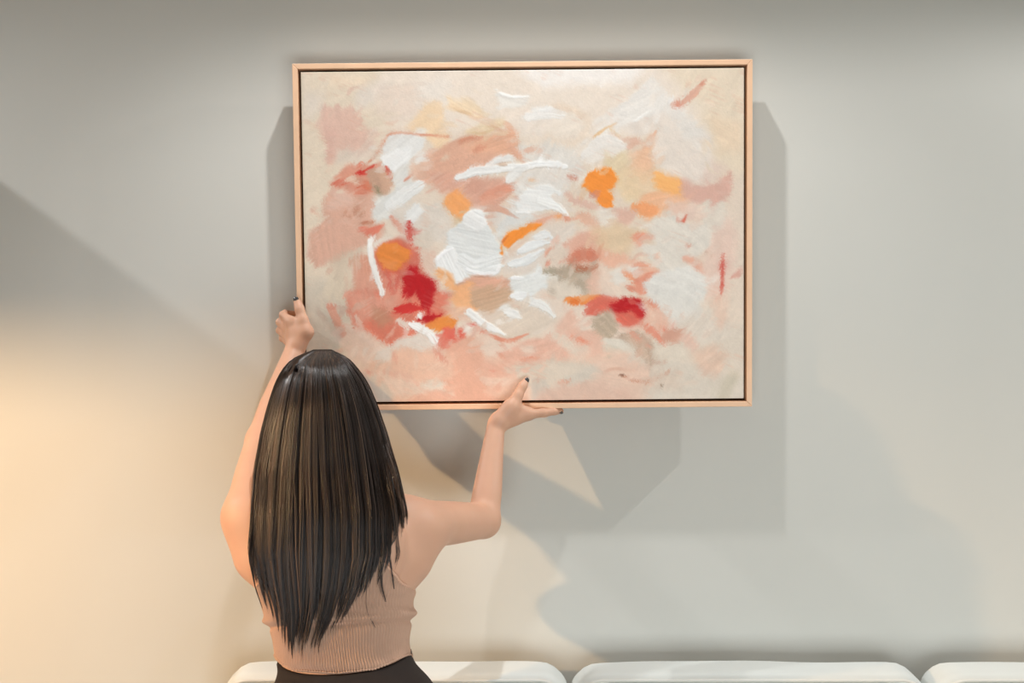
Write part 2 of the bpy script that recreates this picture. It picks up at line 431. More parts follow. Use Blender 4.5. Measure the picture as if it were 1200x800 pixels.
stroke('t7', [(870,168),(940,165),(1010,148)], 46, (182,20,25), 1, h=.4)
stroke('t7', [(760,5),(780,20)], 26, (196,40,40), .9)
stroke('t7', [(855,145),(872,172)], 20, (236,224,208), 1, h=.6)
stroke('t4', [(516,412),(524,520),(552,640),(602,795)], 34, (237,233,226), 1, br=.2, taper=(.7,.8), h=1.4)
# big white daubs in the centre
poly('t5', [(360,520),(560,400),(700,330),(880,300),(900,340),(800,430),(700,600),(560,650),(400,640)], (222,209,194), .95, 3, -0.5)
poly('t5', [(150,200),(480,180),(420,330),(330,400),(240,300)], (221,212,200), .95, 3)
poly('t5', [(240,280),(290,280),(290,340),(250,335)], (224,180,152), .8, 3)
poly('t5', [(300,330),(370,330),(340,370)], (232,200,165), .8, 3)
poly('t5', [(340,330),(450,220),(700,230),(560,300),(430,340),(370,400)], (216,216,210), .95, 2, -0.5)
stroke('t5', [(242,208),(350,192),(480,250)], 36, (214,166,142), .95, taper=(.3,.2))
poly('t5', [(480,100),(470,20),(560,-20),(840,-30),(830,100),(760,160),(500,210),(450,200)], (222,218,209), .9, 3)
poly('t5', [(480,140),(560,45),(690,38),(770,85),(790,130),(760,160),(660,195),(500,205)], (232,232,227), 1, 1.3, 0.1, h=.9)
stroke('t5', [(640,140),(740,165),(800,200),(840,250)], 46, (236,236,231), 1, h=1.2, taper=(.8,.5))
stroke('t5', [(480,212),(600,216)], 10, (236,236,232), .9, h=.6)
stroke('t5', [(560,308),(680,268),(790,250),(910,262)], 34, (224,160,132), .95, br=1.2)
stroke('t5', [(920,235),(990,270),(1065,325)], 70, (226,176,148), .85)
stroke('t5', [(600,250),(720,225),(830,230)], 14, (222,190,165), .8)
stroke('t5', [(700,300),(850,300)], 90, (220,206,190), .7)
poly('t5', [(358,490),(395,400),(455,345),(560,308),(640,295),(560,350),(460,420),(395,495),(370,505)], (240,145,58), 1, 1.0, -0.7, br=.4, h=.6)
stroke('t5', [(372,430),(420,385)], 10, (200,110,60), .6)
poly('t5', [(755,238),(785,235),(775,252)], (240,150,80), .9, .8)
poly('t5', [(-35,150),(0,100),(60,65),(145,160),(140,210),(90,270),(40,220)], (240,167,104), 1, 1.4, 0.8, h=.4)
poly('t5', [(40,270),(90,280),(80,320),(40,300)], (214,186,145), .8, 2)
poly('t5', [(80,300),(160,220),(230,215),(250,290),(300,370),(350,450),(355,620),(280,660),(190,650),(100,590),(40,480),(-10,470),(0,350)], (221,223,219), 1, 1.4, 0.2, h=1.0)
poly('t5', [(105,290),(150,220),(225,212),(250,290),(190,340),(120,330)], (232,232,228), 1, 1.4, 0.5, h=1.2)
stroke('t5', [(100,560),(190,605),(345,560)], 110, (229,231,228), .9, h=1.2, taper=(.9,.9))
stroke('t5', [(130,620),(220,655),(320,645),(352,600)], 26, (240,240,238), 1, h=1.7, taper=(.5,.5))
poly('t5', [(0,470),(35,490),(65,570),(120,660),(60,715),(10,660),(-75,610),(-88,540)], (232,233,230), 1, 1.2, 1.1, h=1.6)
stroke('t5', [(-80,545),(-30,500),(25,478)], 12, (242,242,240), 1, h=1.8)
stroke('t5', [(620,395),(680,375),(722,400)], 56, (227,228,225), 1, h=.9)
stroke('t5', [(500,490),(600,450),(715,430)], 58, (226,228,225), 1, h=.9)
stroke('t5', [(430,580),(540,555),(670,490)], 54, (227,229,226), 1, h=1.0, taper=(.7,.3))
stroke('t5', [(380,560),(420,500),(560,400)], 36, (224,196,172), .7)
# right of centre: dusky reds, olive greys
poly('t5', [(800,430),(930,370),(1067,320),(1120,420),(1120,560),(900,540),(840,500)], (224,171,147), .92, 3, 0.2, var=.15)
poly('t6', [(-60,330),(80,300),(200,330),(330,350),(230,430),(200,520),(0,490)], (222,194,156), .85, 5, -0.3)
poly('t5', [(700,540),(740,460),(830,470),(835,590),(740,625),(660,610)], (219,201,182), .95, 2, 0.8)
stroke('t5', [(680,520),(700,480),(735,470)], 22, (224,164,138), .9)
stroke('t5', [(690,590),(715,565)], 22, (222,140,116), .7)
stroke('t5', [(860,545),(960,520),(1110,560)], 90, (207,122,94), .88, br=1.2)
stroke('t5', [(865,600),(950,632),(1050,605)], 56, (178,93,60), .95)
poly('t5', [(640,640),(760,620),(880,590),(900,640),(1000,650),(985,740),(940,790),(880,740),(800,690),(700,660)], (180,163,140), .95, 2, 0.7, br=1, var=.2)
stroke('t5', [(650,640),(780,625)], 30, (172,162,140), .8)
poly('t5', [(430,690),(560,655),(700,670),(700,740),(600,800),(440,790)], (223,225,220), .97, 2, -0.3, h=.7)
stroke('t5', [(640,610),(620,660),(560,680)], 40, (228,230,226), .9, h=.8)
stroke('t5', [(440,684),(525,680)], 16, (240,240,238), 1, h=1.3)
stroke('t5', [(700,690),(800,670)], 30, (220,216,204), .8)
poly('t5', [(700,720),(850,700),(930,780),(860,830),(720,810)], (218,205,186), .85, 3)
stroke('t5', [(700,770),(760,785)], 16, (165,150,130), .8)
poly('t5', [(975,700),(1040,640),(1120,620),(1160,720),(1000,790)], (224,182,158), .9, 3, 0.4)
poly('t5', [(60,720),(160,660),(300,680),(400,700),(420,770),(300,830),(0,830)], (220,166,138), .95, 2.5, -0.2, var=.15)
poly('t8', [(150,-30),(300,-50),(440,-20),(450,40),(300,110),(180,90)], (204,166,132), .9, 3, -0.3, var=.15)
stroke('t5', [(830,90),(920,140),(1040,190)], 36, (221,184,164), .9)
stroke('t5', [(740,100),(820,160),(900,210)], 40, (220,208,194), .8)
# upper middle whites and creams
stroke('t2', [(740,270),(860,290),(975,350),(965,440),(900,520),(780,545),(680,480)], 46, (230,212,190), .8, taper=(.6,.8))
poly('t2', [(780,310),(900,320),(950,400),(900,480),(760,470),(700,420)], (236,224,207), .85, 5)
poly('t2', [(480,380),(700,400),(640,470),(540,450)], (232,220,205), .8, 5)
poly('t2', [(500,560),(700,530),(900,600),(960,780),(820,730),(560,680)], (222,217,207), .92, 4)
stroke('t2', [(560,345),(660,315),(785,318)], 74, (236,233,226), .95, taper=(.8,.9), h=.5)
stroke('t2', [(640,300),(740,290)], 10, (243,241,236), .9, h=.6)
poly('t2', [(330,160),(400,200),(560,205),(540,260),(460,280),(390,265),(350,220)], (234,229,219), .9, 2, 0.3, h=.3)
stroke('t2', [(328,152),(390,192),(480,205),(560,205)], 14, (241,238,232), 1, h=.8)
poly('t2', [(-10,195),(130,240),(220,300),(245,350),(210,360),(100,310),(20,270)], (239,213,176), .9, 2, 0.5, var=.15)
stroke('t2', [(40,285),(130,325),(220,360)], 14, (226,190,148), .8)
poly('t2', [(140,455),(250,390),(400,370),(370,415),(280,460),(200,470)], (233,210,174), .9, 2, -0.4)
stroke('t2', [(150,460),(270,455),(400,385)], 14, (216,184,140), .7)
stroke('t2', [(60,782),(200,728),(400,712),(550,700)], 50, (232,232,227), 1, h=1.2, taper=(.6,.9))
stroke('t2', [(500,712),(620,682),(730,682),(825,702)], 46, (234,234,230), 1, h=1.2, taper=(.9,.5))
stroke('t2', [(265,695),(350,640),(410,612)], 30, (230,228,222), .9, br=1.2, h=.6)
stroke('t2', [(330,660),(430,640),(470,690)], 40, (229,228,222), .9, br=1, h=.6)
stroke('t2', [(360,680),(410,690)], 20, (206,176,150), .8)
stroke('t2', [(420,795),(480,740),(540,710)], 60, (228,227,221), .95, h=.6)
poly('t2', [(560,720),(800,720),(860,800),(600,820),(480,800)], (224,217,206), .9, 3)
stroke('t2', [(568,775),(605,798)], 12, (240,180,125), .9)
stroke('t2', [(840,765),(935,788)], 20, (208,150,130), .95)
stroke('t2', [(940,600),(1067,520)], 50, (234,228,218), .8)
stroke('t2', [(920,790),(1000,730),(1067,690)], 30, (233,226,212), .8)
# oranges on the right
poly('q', [(370,430),(460,410),(480,520),(520,600),(460,640),(420,560),(380,500)], (226,206,168), .9, 3)
poly('q', [(480,420),(550,400),(590,330),(575,420),(575,520),(530,560),(480,500)], (237,190,152), .9, 2.5, -1.2)
poly('q', [(440,480),(560,520),(600,600),(520,640),(440,600)], (230,200,160), .7, 4)
poly('q', [(490,660),(540,610),(620,590),(720,600),(710,660),(600,690),(560,720),(520,690)], (238,182,140), .92, 3)
stroke('q', [(495,655),(550,670),(610,675)], 52, (238,160,106), .85)
poly('q', [(575,545),(585,505),(650,500),(700,560),(690,600),(620,590),(580,570)], (245,181,112), 1, 1.6, 0.3, h=.4)
for a, b in [((622,490),(628,522)), ((605,490),(612,510))]: stroke('q', [a, b], 9, (232,210,184), .8)
poly('p', [(684,214),(690,202),(704,195.5),(716,197.5),(725,208),(719,218),(709,220),(719,228),(719,240),(712,241),(703,232),(694,224)], (240,146,62), 1, 1.2, 0.5, h=.6)
stroke('p', [(697,227),(704,222)], 7, (216,140,108), .7); stroke('p', [(692,224),(700,231)], 5, (214,150,130), .7)
poly('q', [(690,540),(710,520),(740,560),(800,570),(830,570),(870,530),(905,500),(905,590),(860,630),(830,690),(810,620),(770,640),(740,630),(700,590)], (215,168,150), .92, 2, 1.1)
poly('q', [(720,430),(830,450),(880,480),(800,560),(740,540)], (220,196,182), .7, 5)
poly('q', [(400,670),(490,670),(480,720),(450,735),(420,710)], (220,176,155), .9, 2.5)
poly('q', [(640,630),(760,640),(760,700),(640,720)], (226,196,178), .8, 4)
stroke('q', [(680,712),(700,718),(715,690)], 12, (210,100,76), .9); stroke('q', [(676,705),(684,715)], 10, (206,90,70), .9)
# pale round forms upper right
poly('q', [(420,300),(540,240),(660,230),(740,270),(820,350),(830,450),(760,540),(640,520),(580,430),(580,340),(480,340)], (228,216,202), .95, 3, 0.9)
poly('q', [(330,330),(380,250),(480,180),(560,110),(640,180),(740,270),(600,240),(430,310),(420,340)], (233,228,219), .92, 3, -0.5)
poly('q', [(660,250),(740,270),(800,330),(760,370),(700,350)], (224,218,208), .8, 3)
stroke('q', [(495,285),(560,240)], 8, (243,240,233), 1, h=.7); stroke('q', [(640,210),(660,180)], 9, (238,234,226), 1, h=.6)
stroke('q', [(275,430),(370,365),(470,400)], 44, (234,229,221), .95, br=.8, h=.5)
poly('q', [(280,380),(400,350),(460,400),(300,470),(270,440)], (232,226,216), .8, 3)
stroke('q', [(470,395),(495,372),(530,380)], 30, (226,178,152), .85)
stroke('q', [(540,400),(565,370),(590,330)], 26, (234,182,148), .9)
stroke('q', [(320,350),(370,315),(412,294)], 8, (236,196,146), .9); stroke('q', [(388,308),(405,335),(432,357)], 6, (236,200,152), .9)
stroke('q', [(660,218),(710,195),(760,150),(800,105)], 24, (225,170,146), .9, br=1.5)
stroke('q', [(668,216),(700,213)], 16, (214,124,98), .9); stroke('q', [(780,130),(798,118)], 20, (222,152,126), .8)
poly('q', [(810,270),(950,290),(950,410),(870,420)], (232,207,176), .8, 6)
stroke('q', [(200,600),(280,640),(380,670)], 26, (220,182,162), .85)
stroke('q', [(150,225),(230,240),(290,290)], 16, (228,206,182), .7)
# pale forms right middle
poly('t6', [(740,480),(800,330),(880,250),(960,420),(940,600),(880,800),(760,830),(720,640)], (227,196,178), .85, 6, 1.4)
poly('t6', [(0,480),(150,520),(280,570),(420,640),(340,700),(320,800),(200,740),(260,690),(120,600),(20,600)], (229,176,148), .92, 2.5, 0.4)
poly('t6', [(340,310),(420,220),(500,205),(540,270),(620,310),(740,290),(780,350),(770,440),(700,500),(620,560),(560,620),(430,630),(340,540),(290,460),(380,400)], (221,213,199), .97, 2.2, 0.7, h=.3)
poly('t6', [(700,200),(760,140),(790,220),(850,140),(880,250),(840,330),(760,340)], (222,212,196), .85, 3)
poly('t6', [(0,190),(60,200),(110,260),(60,320),(0,300)], (226,218,205), .9, 3)
poly('t6', [(230,390),(280,360),(360,390),(350,420),(280,450),(250,430)], (225,150,122), .92, 2)
poly('t6', [(20,600),(80,650),(150,590),(250,600),(280,650),(180,780),(100,790),(0,740)], (228,206,186), .9, 2.5)
poly('t6', [(80,650),(150,620),(170,700),(130,710)], (226,220,208), .9, 2); poly('t6', [(200,600),(250,605),(285,655),(240,660)], (226,222,212), .9, 1.6)
stroke('t6', [(165,640),(210,670),(250,705)], 30, (230,152,114), .9); stroke('t6', [(250,720),(340,670),(415,640)], 40, (223,146,118), .9)
stroke('t6', [(195,745),(260,780)], 34, (222,144,118), .9); poly('t6', [(260,720),(340,700),(350,800),(270,810)], (222,146,120), .85, 2)
poly('t6', [(330,720),(420,650),(600,600),(700,640),(740,720),(720,830),(330,830)], (223,220,211), .96, 2.5, 0.4, h=.3)
poly('t9', [(330,-20),(720,-20),(660,150),(520,220),(430,130),(340,40)], (220,216,206), .95, 3.5, 0.7)
poly('t9', [(520,200),(700,100),(900,120),(900,300),(700,330),(560,260)], (214,202,186), .85, 6)
stroke('t6', [(605,540),(660,580),(725,650)], 52, (226,166,140), .92)
stroke('t6', [(865,510),(856,600),(858,690),(850,820)], 24, (205,88,72), .92, taper=(.3,.4)); stroke('t6', [(866,560),(858,640)], 16, (198,64,54), .8)
stroke('t6', [(605,448),(632,455)], 18, (210,146,122), .9)
stroke('t6', [(745,492),(790,525)], 4, (190,140,110), .8)
stroke('t9', [(850,0),(800,60)], 14, (224,170,148), .7); poly('t9', [(810,20),(890,30),(900,180),(850,240),(810,160)], (226,190,166), .7, 5)
# lower right
poly('t9', [(0,20),(100,40),(280,45),(305,130),(285,210),(210,240),(130,180),(100,120),(0,130),(-100,140),(-90,60)], (211,98,78), .93, 2.5, 0.7, var=.15)
poly('t9', [(280,40),(340,40),(420,120),(510,210),(480,260),(400,250),(300,200)], (224,180,156), .85, 3, 0.8)
stroke('t9', [(-100,60),(0,30),(120,40)], 50, (216,110,90), .8)
poly('t9', [(78,85),(130,65),(200,45),(262,62),(295,110),(293,160),(220,100),(130,112),(88,104)], (181,21,25), 1, 1.3, 0.2, br=.6, h=.4)
stroke('t9', [(250,110),(285,170)], 50, (196,50,45), .7)
poly('t9', [(-40,170),(0,140),(80,115),(135,230),(60,310),(-50,300)], (184,165,141), .95, 2.5, 0.8, var=.15)
poly('t9', [(130,230),(210,240),(280,210),(300,250),(180,280)], (222,190,168), .85, 2.5)
poly('t9', [(130,300),(200,275),(330,270),(360,340),(372,480),(350,525),(290,440),(200,370)], (192,168,146), .9, 1.8, 0.62, br=1.4, var=.3)
for k in range(9):
    stroke('t9', [(150+k*18, 285+k*3), (250+k*14, 350+k*19)], 8, (222,200,178) if k % 2 else (176,148,124), .8)
stroke('t9', [(40,330),(190,380),(320,500)], 60, (214,208,193), .85, br=1.3); stroke('t9', [(30,370),(160,410)], 50, (206,198,180), .7)
stroke('t9', [(215,270),(290,330),(360,385)], 24, (221,150,124), .85)
stroke('t9', [(300,210),(390,280),(465,368)], 44, (222,138,112), .92, taper=(.5,.3)); stroke('t9', [(345,60),(410,98)], 36, (221,134,106), .9)
stroke('t9', [(340,110),(375,165)], 8, (232,200,176), .9)
stroke('t9', [(420,228),(480,268)], 14, (216,118,94), .9); stroke('t9', [(505,208),(502,250)], 12, (216,122,98), .9)
poly('t9', [(440,300),(500,260),(580,250),(570,310),(520,340),(460,330)], (206,152,128), .92, 2, -0.3)
poly('t9', [(560,310),(620,280),(680,370),(640,420),(600,380)], (222,184,164), .85, 3)
poly('t9', [(370,400),(480,370),(620,390),(640,440),(500,480),(380,470)], (213,202,184), .85, 4)
poly('t9', [(-40,420),(200,420),(330,520),(320,640),(-40,660)], (226,193,170), .85, 5, 0.15)
stroke('t9', [(20,560),(110,525),(250,545)], 16, (214,166,140), .6)
stroke('t9', [(148,568),(220,605),(300,622),(400,597),(485,545)], 9, (200,140,112), .85, taper=(.8,.5), br=.3); stroke('t9', [(150,570),(165,578)], 10, (130,90,66), .9)
stroke('t9', [(372,480),(472,480)], 13, (203,156,130), .85)
poly('t9', [(650,430),(800,370),(880,440),(810,590),(720,570)], (217,182,158), .75, 6, -0.8)
poly('t9', [(380,560),(560,540),(560,680),(340,660)], (209,184,162), .5, 7)
poly('t9', [(820,740),(850,640),(930,550),(970,570),(900,740)], (193,182,157), .65, 5, -1.1)
stroke('t9', [(434,650),(442,655)], 10, (110,90,70), .9)
poly('t9', [(0,680),(200,680),(220,740),(0,750)], (218,180,158), .7, 5)
# lower middle
poly('t8', [(380,100),(560,30),(760,180),(640,300),(420,320),(300,220)], (217,202,183), .92, 3, -0.5)
poly('t8', [(220,300),(40,300),(0,380),(-60,760),(330,760),(240,600)], (222,170,144), .92, 4, 1.3)
poly('t8', [(120,180),(220,220),(300,290),(220,310),(80,260)], (222,196,176), .85, 3)
poly('t8', [(230,380),(300,320),(450,350),(350,420),(280,440)], (222,202,184), .9, 2.5, -0.3)
poly('t8', [(350,420),(500,360),(640,310),(790,340),(850,420),(800,470),(520,520),(400,470)], (220,172,149), .9, 3, -0.2, var=.12)
poly('t8', [(500,380),(580,370),(610,410),(540,430)], (221,200,182), .85, 3)
stroke('t8', [(300,282),(410,325),(560,285)], 24, (219,142,114), .9); stroke('t8', [(150,215),(300,285)], 22, (218,130,106), .8)
stroke('t8', [(510,490),(560,470),(630,452)], 34, (218,146,120), .9); stroke('t8', [(305,545),(335,542)], 12, (208,96,80), .8)
poly('t8', [(250,470),(400,500),(420,580),(280,600)], (220,166,142), .7, 5, 0.6)
stroke('t8', [(240,590),(330,625),(470,610)], 50, (222,194,174), .8)
poly('t8', [(420,550),(560,490),(740,470),(1000,490),(1067,560),(900,640),(700,690),(580,760),(560,640)], (207,197,180), .92, 4, 0.2)
poly('t8', [(640,690),(800,650),(1090,630),(1090,760),(640,760)], (217,182,160), .85, 5)
stroke('t8', [(780,630),(860,610)], 16, (216,148,118), .8); stroke('t8', [(600,605),(650,612)], 10, (214,160,130), .7)
poly('t8', [(860,110),(930,190),(1067,310),(1080,420),(900,400),(760,260),(820,180)], (224,180,157), .88, 3, 0.6)
poly('t8', [(740,260),(900,360),(980,380),(900,410),(780,330)], (216,204,186), .8, 3)
stroke('t8', [(870,300),(930,325),(995,355)], 26, (222,140,112), .9)
poly('t8', [(880,110),(970,80),(975,140),(930,165)], (225,205,186), .9, 2); poly('t8', [(915,200),(1000,185),(1015,240),(960,250)], (224,206,188), .9, 2)
stroke('t8', [(835,45),(950,36),(1055,5)], 52, (232,142,74), .95); stroke('t8', [(860,52),(940,52)], 26, (222,118,52), .8)
stroke('t8', [(985,110),(1067,60)], 100, (212,108,88), .8)
poly('t8', [(20,20),(60,-60),(150,-90),(150,30),(190,100),(150,140),(60,100)], (239,178,126), .92, 2.5, 0.9)
poly('t4', [(970,640),(1000,610),(1090,660),(1110,760),(1040,730)], (240,176,120), .92, 2, 0.7)
poly('t8', [(0,90),(150,110),(150,170),(20,180)], (229,180,150), .8, 3)
poly('t7', [(910,225),(960,180),(1067,165),(1110,190),(1105,240),(1000,262)], (226,140,66), 1, 1.4, -0.1, h=.4)
poly('t8', [(-40,250),(110,255),(120,305),(60,325),(-30,330)], (217,100,82), .92, 2, 0.6); stroke('t8', [(130,215),(200,215)], 24, (216,92,80), .9)
stroke('t8', [(50,220),(80,345)], 14, (224,180,158), .9)
poly('t8', [(110,220),(180,230),(200,270),(120,270)], (223,206,190), .9, 2)
stroke('t8', [(150,130),(250,200),(390,280)], 50, (233,233,229), 1, h=1.3, taper=(.9,.2))
stroke('t8', [(450,15),(580,0)], 54, (233,234,231), 1, h=1.0); stroke('t8', [(550,35),(670,85),(745,160)], 46, (229,229,224), .97, h=.9, taper=(.8,.3))
stroke('t8', [(400,120),(450,135),(510,165)], 52, (229,229,224), .97, h=1.0); stroke('t8', [(370,100),(430,90)], 36, (224,220,210), .8)
stroke('t8', [(600,280),(740,210)], 20, (222,208,192), .8)
# lower left
poly('t7', [(250,280),(330,200),(440,240),(640,360),(560,420),(500,500),(420,480)], (225,200,182), .9, 3, 0.6)
poly('t7', [(640,370),(720,320),(850,290),(990,300),(960,370),(880,400),(780,380),(690,390),(650,470),(560,450),(560,400)], (218,209,197), .95, 2.2, -0.2, h=.2)
poly('t7', [(670,400),(740,380),(900,410),(1090,470),(1090,600),(880,620),(760,560),(660,520)], (225,186,161), .92, 3, 0.3)
stroke('t7', [(680,420),(700,490)], 30, (220,168,144), .7)
stroke('t7', [(232,80),(275,170),(322,280)], 50, (222,162,138), .92, taper=(.8,.8)); stroke('t7', [(235,90),(290,85)], 24, (216,148,126), .7)
stroke('t7', [(385,130),(405,215)], 26, (221,150,128), .8); stroke('t7', [(410,150),(470,240)], 22, (226,196,178), .9); stroke('t7', [(430,215),(380,205)], 22, (218,140,118), .7)
stroke('t7', [(985,310),(1067,375)], 76, (215,118,98), .92); stroke('t7', [(960,395),(1060,490)], 30, (217,148,126), .8)
stroke('t7', [(705,185),(750,205),(785,245)], 36, (226,212,198), .95, h=.5)
stroke('t7', [(795,208),(880,250),(935,285),(970,335)], 48, (237,237,234), 1, h=1.6, taper=(.4,.9), br=.4)
poly('t7', [(500,560),(640,540),(860,640),(880,700),(700,720),(580,700)], (221,201,184), .9, 4)
stroke('t7', [(620,550),(760,590),(870,650)], 40, (222,178,156), .8)
poly('t7', [(470,540),(520,560),(660,720),(640,800),(560,800)], (204,196,182), .9, 4)
poly('t7', [(880,640),(960,615),(1050,650),(1050,700),(880,690)], (217,206,191), .95, 1.8)
poly('t7', [(790,760),(900,700),(1067,690),(1100,780)], (223,176,152), .9, 3)
stroke('t7', [(480,545),(530,555)], 24, (222,160,140), .8)
# lost-and-found edges: let neighbouring colour melt together in places
def blur(a, k):
    for ax in (0, 1):
        p_ = np.pad(a, [(k, k) if q == ax else (0, 0) for q in range(3)], mode='edge'); c__ = np.cumsum(p_, axis=ax)
        c__ = np.concatenate([np.zeros_like(c__.take([0], ax)), c__], ax); n_ = a.shape[ax]
        a = (c__.take(np.arange(2*k+1, 2*k+1+n_), ax) - c__.take(np.arange(n_), ax))/(2*k+1)
    return a
mk = sstep(0.42, 0.66, fbm(PX/24+211, PY/24+77))*0.5*np.clip(1-relief*1.5, 0, 1)
paint = paint*(1-mk[..., None]) + blur(blur(paint, 5), 5)*mk[..., None]
# many small dabs that carry colour from next door
for _ in range(760):
    x0, y0 = random.uniform(360, 866), random.uniform(86, 466)
    iu = int((x0-c_['tl'][0])/(c_['tr'][0]-c_['tl'][0])*(NX-1)); iv = int((y0-c_['tl'][1])/(c_['bl'][1]-c_['tl'][1])*(NZ-1))
    iu = min(max(iu, 0), NX-1); iv = min(max(iv, 0), NZ-1)
    if relief[iv, iu] > 0.35: continue
    an = -0.5 + 1.9*float(fbm(np.array(x0/60+3), np.array(y0/60+8))-0.5)*2 + random.gauss(0, .35)
    ju = min(max(iu+int(random.gauss(0, 14)), 0), NX-1); jv = min(max(iv+int(random.gauss(0, 12)), 0), NZ-1)
    cl_ = paint[jv, ju]*random.uniform(.97, 1.035)
    if cl_[0]-cl_[2] > 110: continue
    L0 = random.uniform(5, 17); bend = random.gauss(0, .25)
    stroke('p', [(x0, y0), (x0+L0*.5*math.cos(an), y0+L0*.5*math.sin(an)), (x0+L0*math.cos(an+bend), y0+L0*math.sin(an+bend))], random.uniform(2.5, 7), cl_, random.uniform(.3, .7), fe=0.9, br=1.2, h=0.06)
# drag the wet paint: bristles pull colour along a wandering direction field
dirf = -0.55 + 2.2*(fbm(PX/60+3, PY/60+8)-0.5)*2
ca, sa = np.cos(dirf), np.sin(dirf)
acr = -PX*sa*1.0 + PY*ca
pull = (vnoise(PX/14+acr*0.9, acr/1.1)-0.5)*2
hold = np.clip(1-relief*1.1, 0.12, 1)
out = np.zeros_like(paint)
sx_ = (NX-1)/(c_['tr'][0]-c_['tl'][0]); sy_ = (NZ-1)/(c_['bl'][1]-c_['tl'][1])
for f_ in (-1.0, -0.35, 0.35, 1.0):
    L_ = (pull*3.6 + f_*1.1)*hold
    ix = np.clip(np.round(np.arange(NX)[None] + ca*L_*sx_), 0, NX-1).astype(int)
    iy = np.clip(np.round(np.arange(NZ)[:, None] + sa*L_*sy_), 0, NZ-1).astype(int)
    out += paint[iy, ix]/4
paint = out
# thin scumbles of neighbouring colour that break up flat areas
sc = sstep(0.60, 0.78, fbm(PX/16+40, PY/16+9))*sstep(0.45, 0.7, streak(PX, PY, -0.6, 1.3, 30))*0.24*hold
paint = paint*(1-sc[..., None]) + np.array((230, 208, 188))*sc[..., None]
sc = sstep(0.60, 0.78, fbm(PX/20+140, PY/20+90))*sstep(0.45, 0.7, streak(PX, PY, 0.4, 1.3, 30))*0.22*hold
paint = paint*(1-sc[..., None]) + np.array((222, 168, 140))*sc[..., None]
lum_ = paint.mean(-1, keepdims=True); chroma = paint.max(-1, keepdims=True)-paint.min(-1, keepdims=True)
paint = lum_ + (paint-lum_)*(0.92 + 0.08*sstep(60, 140, chroma)) + np.array((1.5, 0.0, 1.5))
# fine overall variation of the paint film and canvas weave relief
paint *= (1 + 0.035*(fbm(PX/9, PY/9)-0.5) + 0.03*(fbm(PX/2.5, PY/2.5, 2)-0.5))[..., None]
paint = np.clip(paint, 0, 246)
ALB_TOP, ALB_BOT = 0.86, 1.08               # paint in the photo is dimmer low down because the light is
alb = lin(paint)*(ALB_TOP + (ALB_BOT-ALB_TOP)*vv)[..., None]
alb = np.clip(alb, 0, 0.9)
xg = -cw + 2*cw*uu; zg = ch - 2*ch*vv
yg = 0.0025 - 0.00045*relief - 0.0002*(vnoise(PX*0.9, PY*0.9)-0.5)
V = np.stack([xg, yg, zg], -1).reshape(-1, 3)
i = np.arange(NX-1)[None] + (np.arange(NZ-1)*NX)[:, None]
F = np.stack([i, i+NX, i+NX+1, i+1], -1).reshape(-1, 4)
# turn the canvas over the stretcher sides
nb = len(V)
top = np.arange(NX); bot = (NZ-1)*NX + np.arange(NX); lef = np.arange(NZ)*NX; rig = lef + NX-1
loop = np.r_[top[:-1], rig[:-1], bot[::-1][:-1], lef[::-1][:-1]]
Vb = V[loop].copy(); Vb[:, 1] = P_D-0.010
k = np.arange(len(loop)); k2 = (k+1) % len(loop)
F2 = np.stack([loop[k], loop[k2], nb+k2, nb+k], -1)
C = alb.reshape(-1, 3)
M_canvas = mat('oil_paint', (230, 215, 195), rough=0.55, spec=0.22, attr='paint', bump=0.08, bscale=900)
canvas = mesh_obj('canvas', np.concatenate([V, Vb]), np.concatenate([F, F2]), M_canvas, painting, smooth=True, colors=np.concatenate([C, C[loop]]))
canvas['label'] = 'canvas with loose peach, white, orange and crimson brushwork'
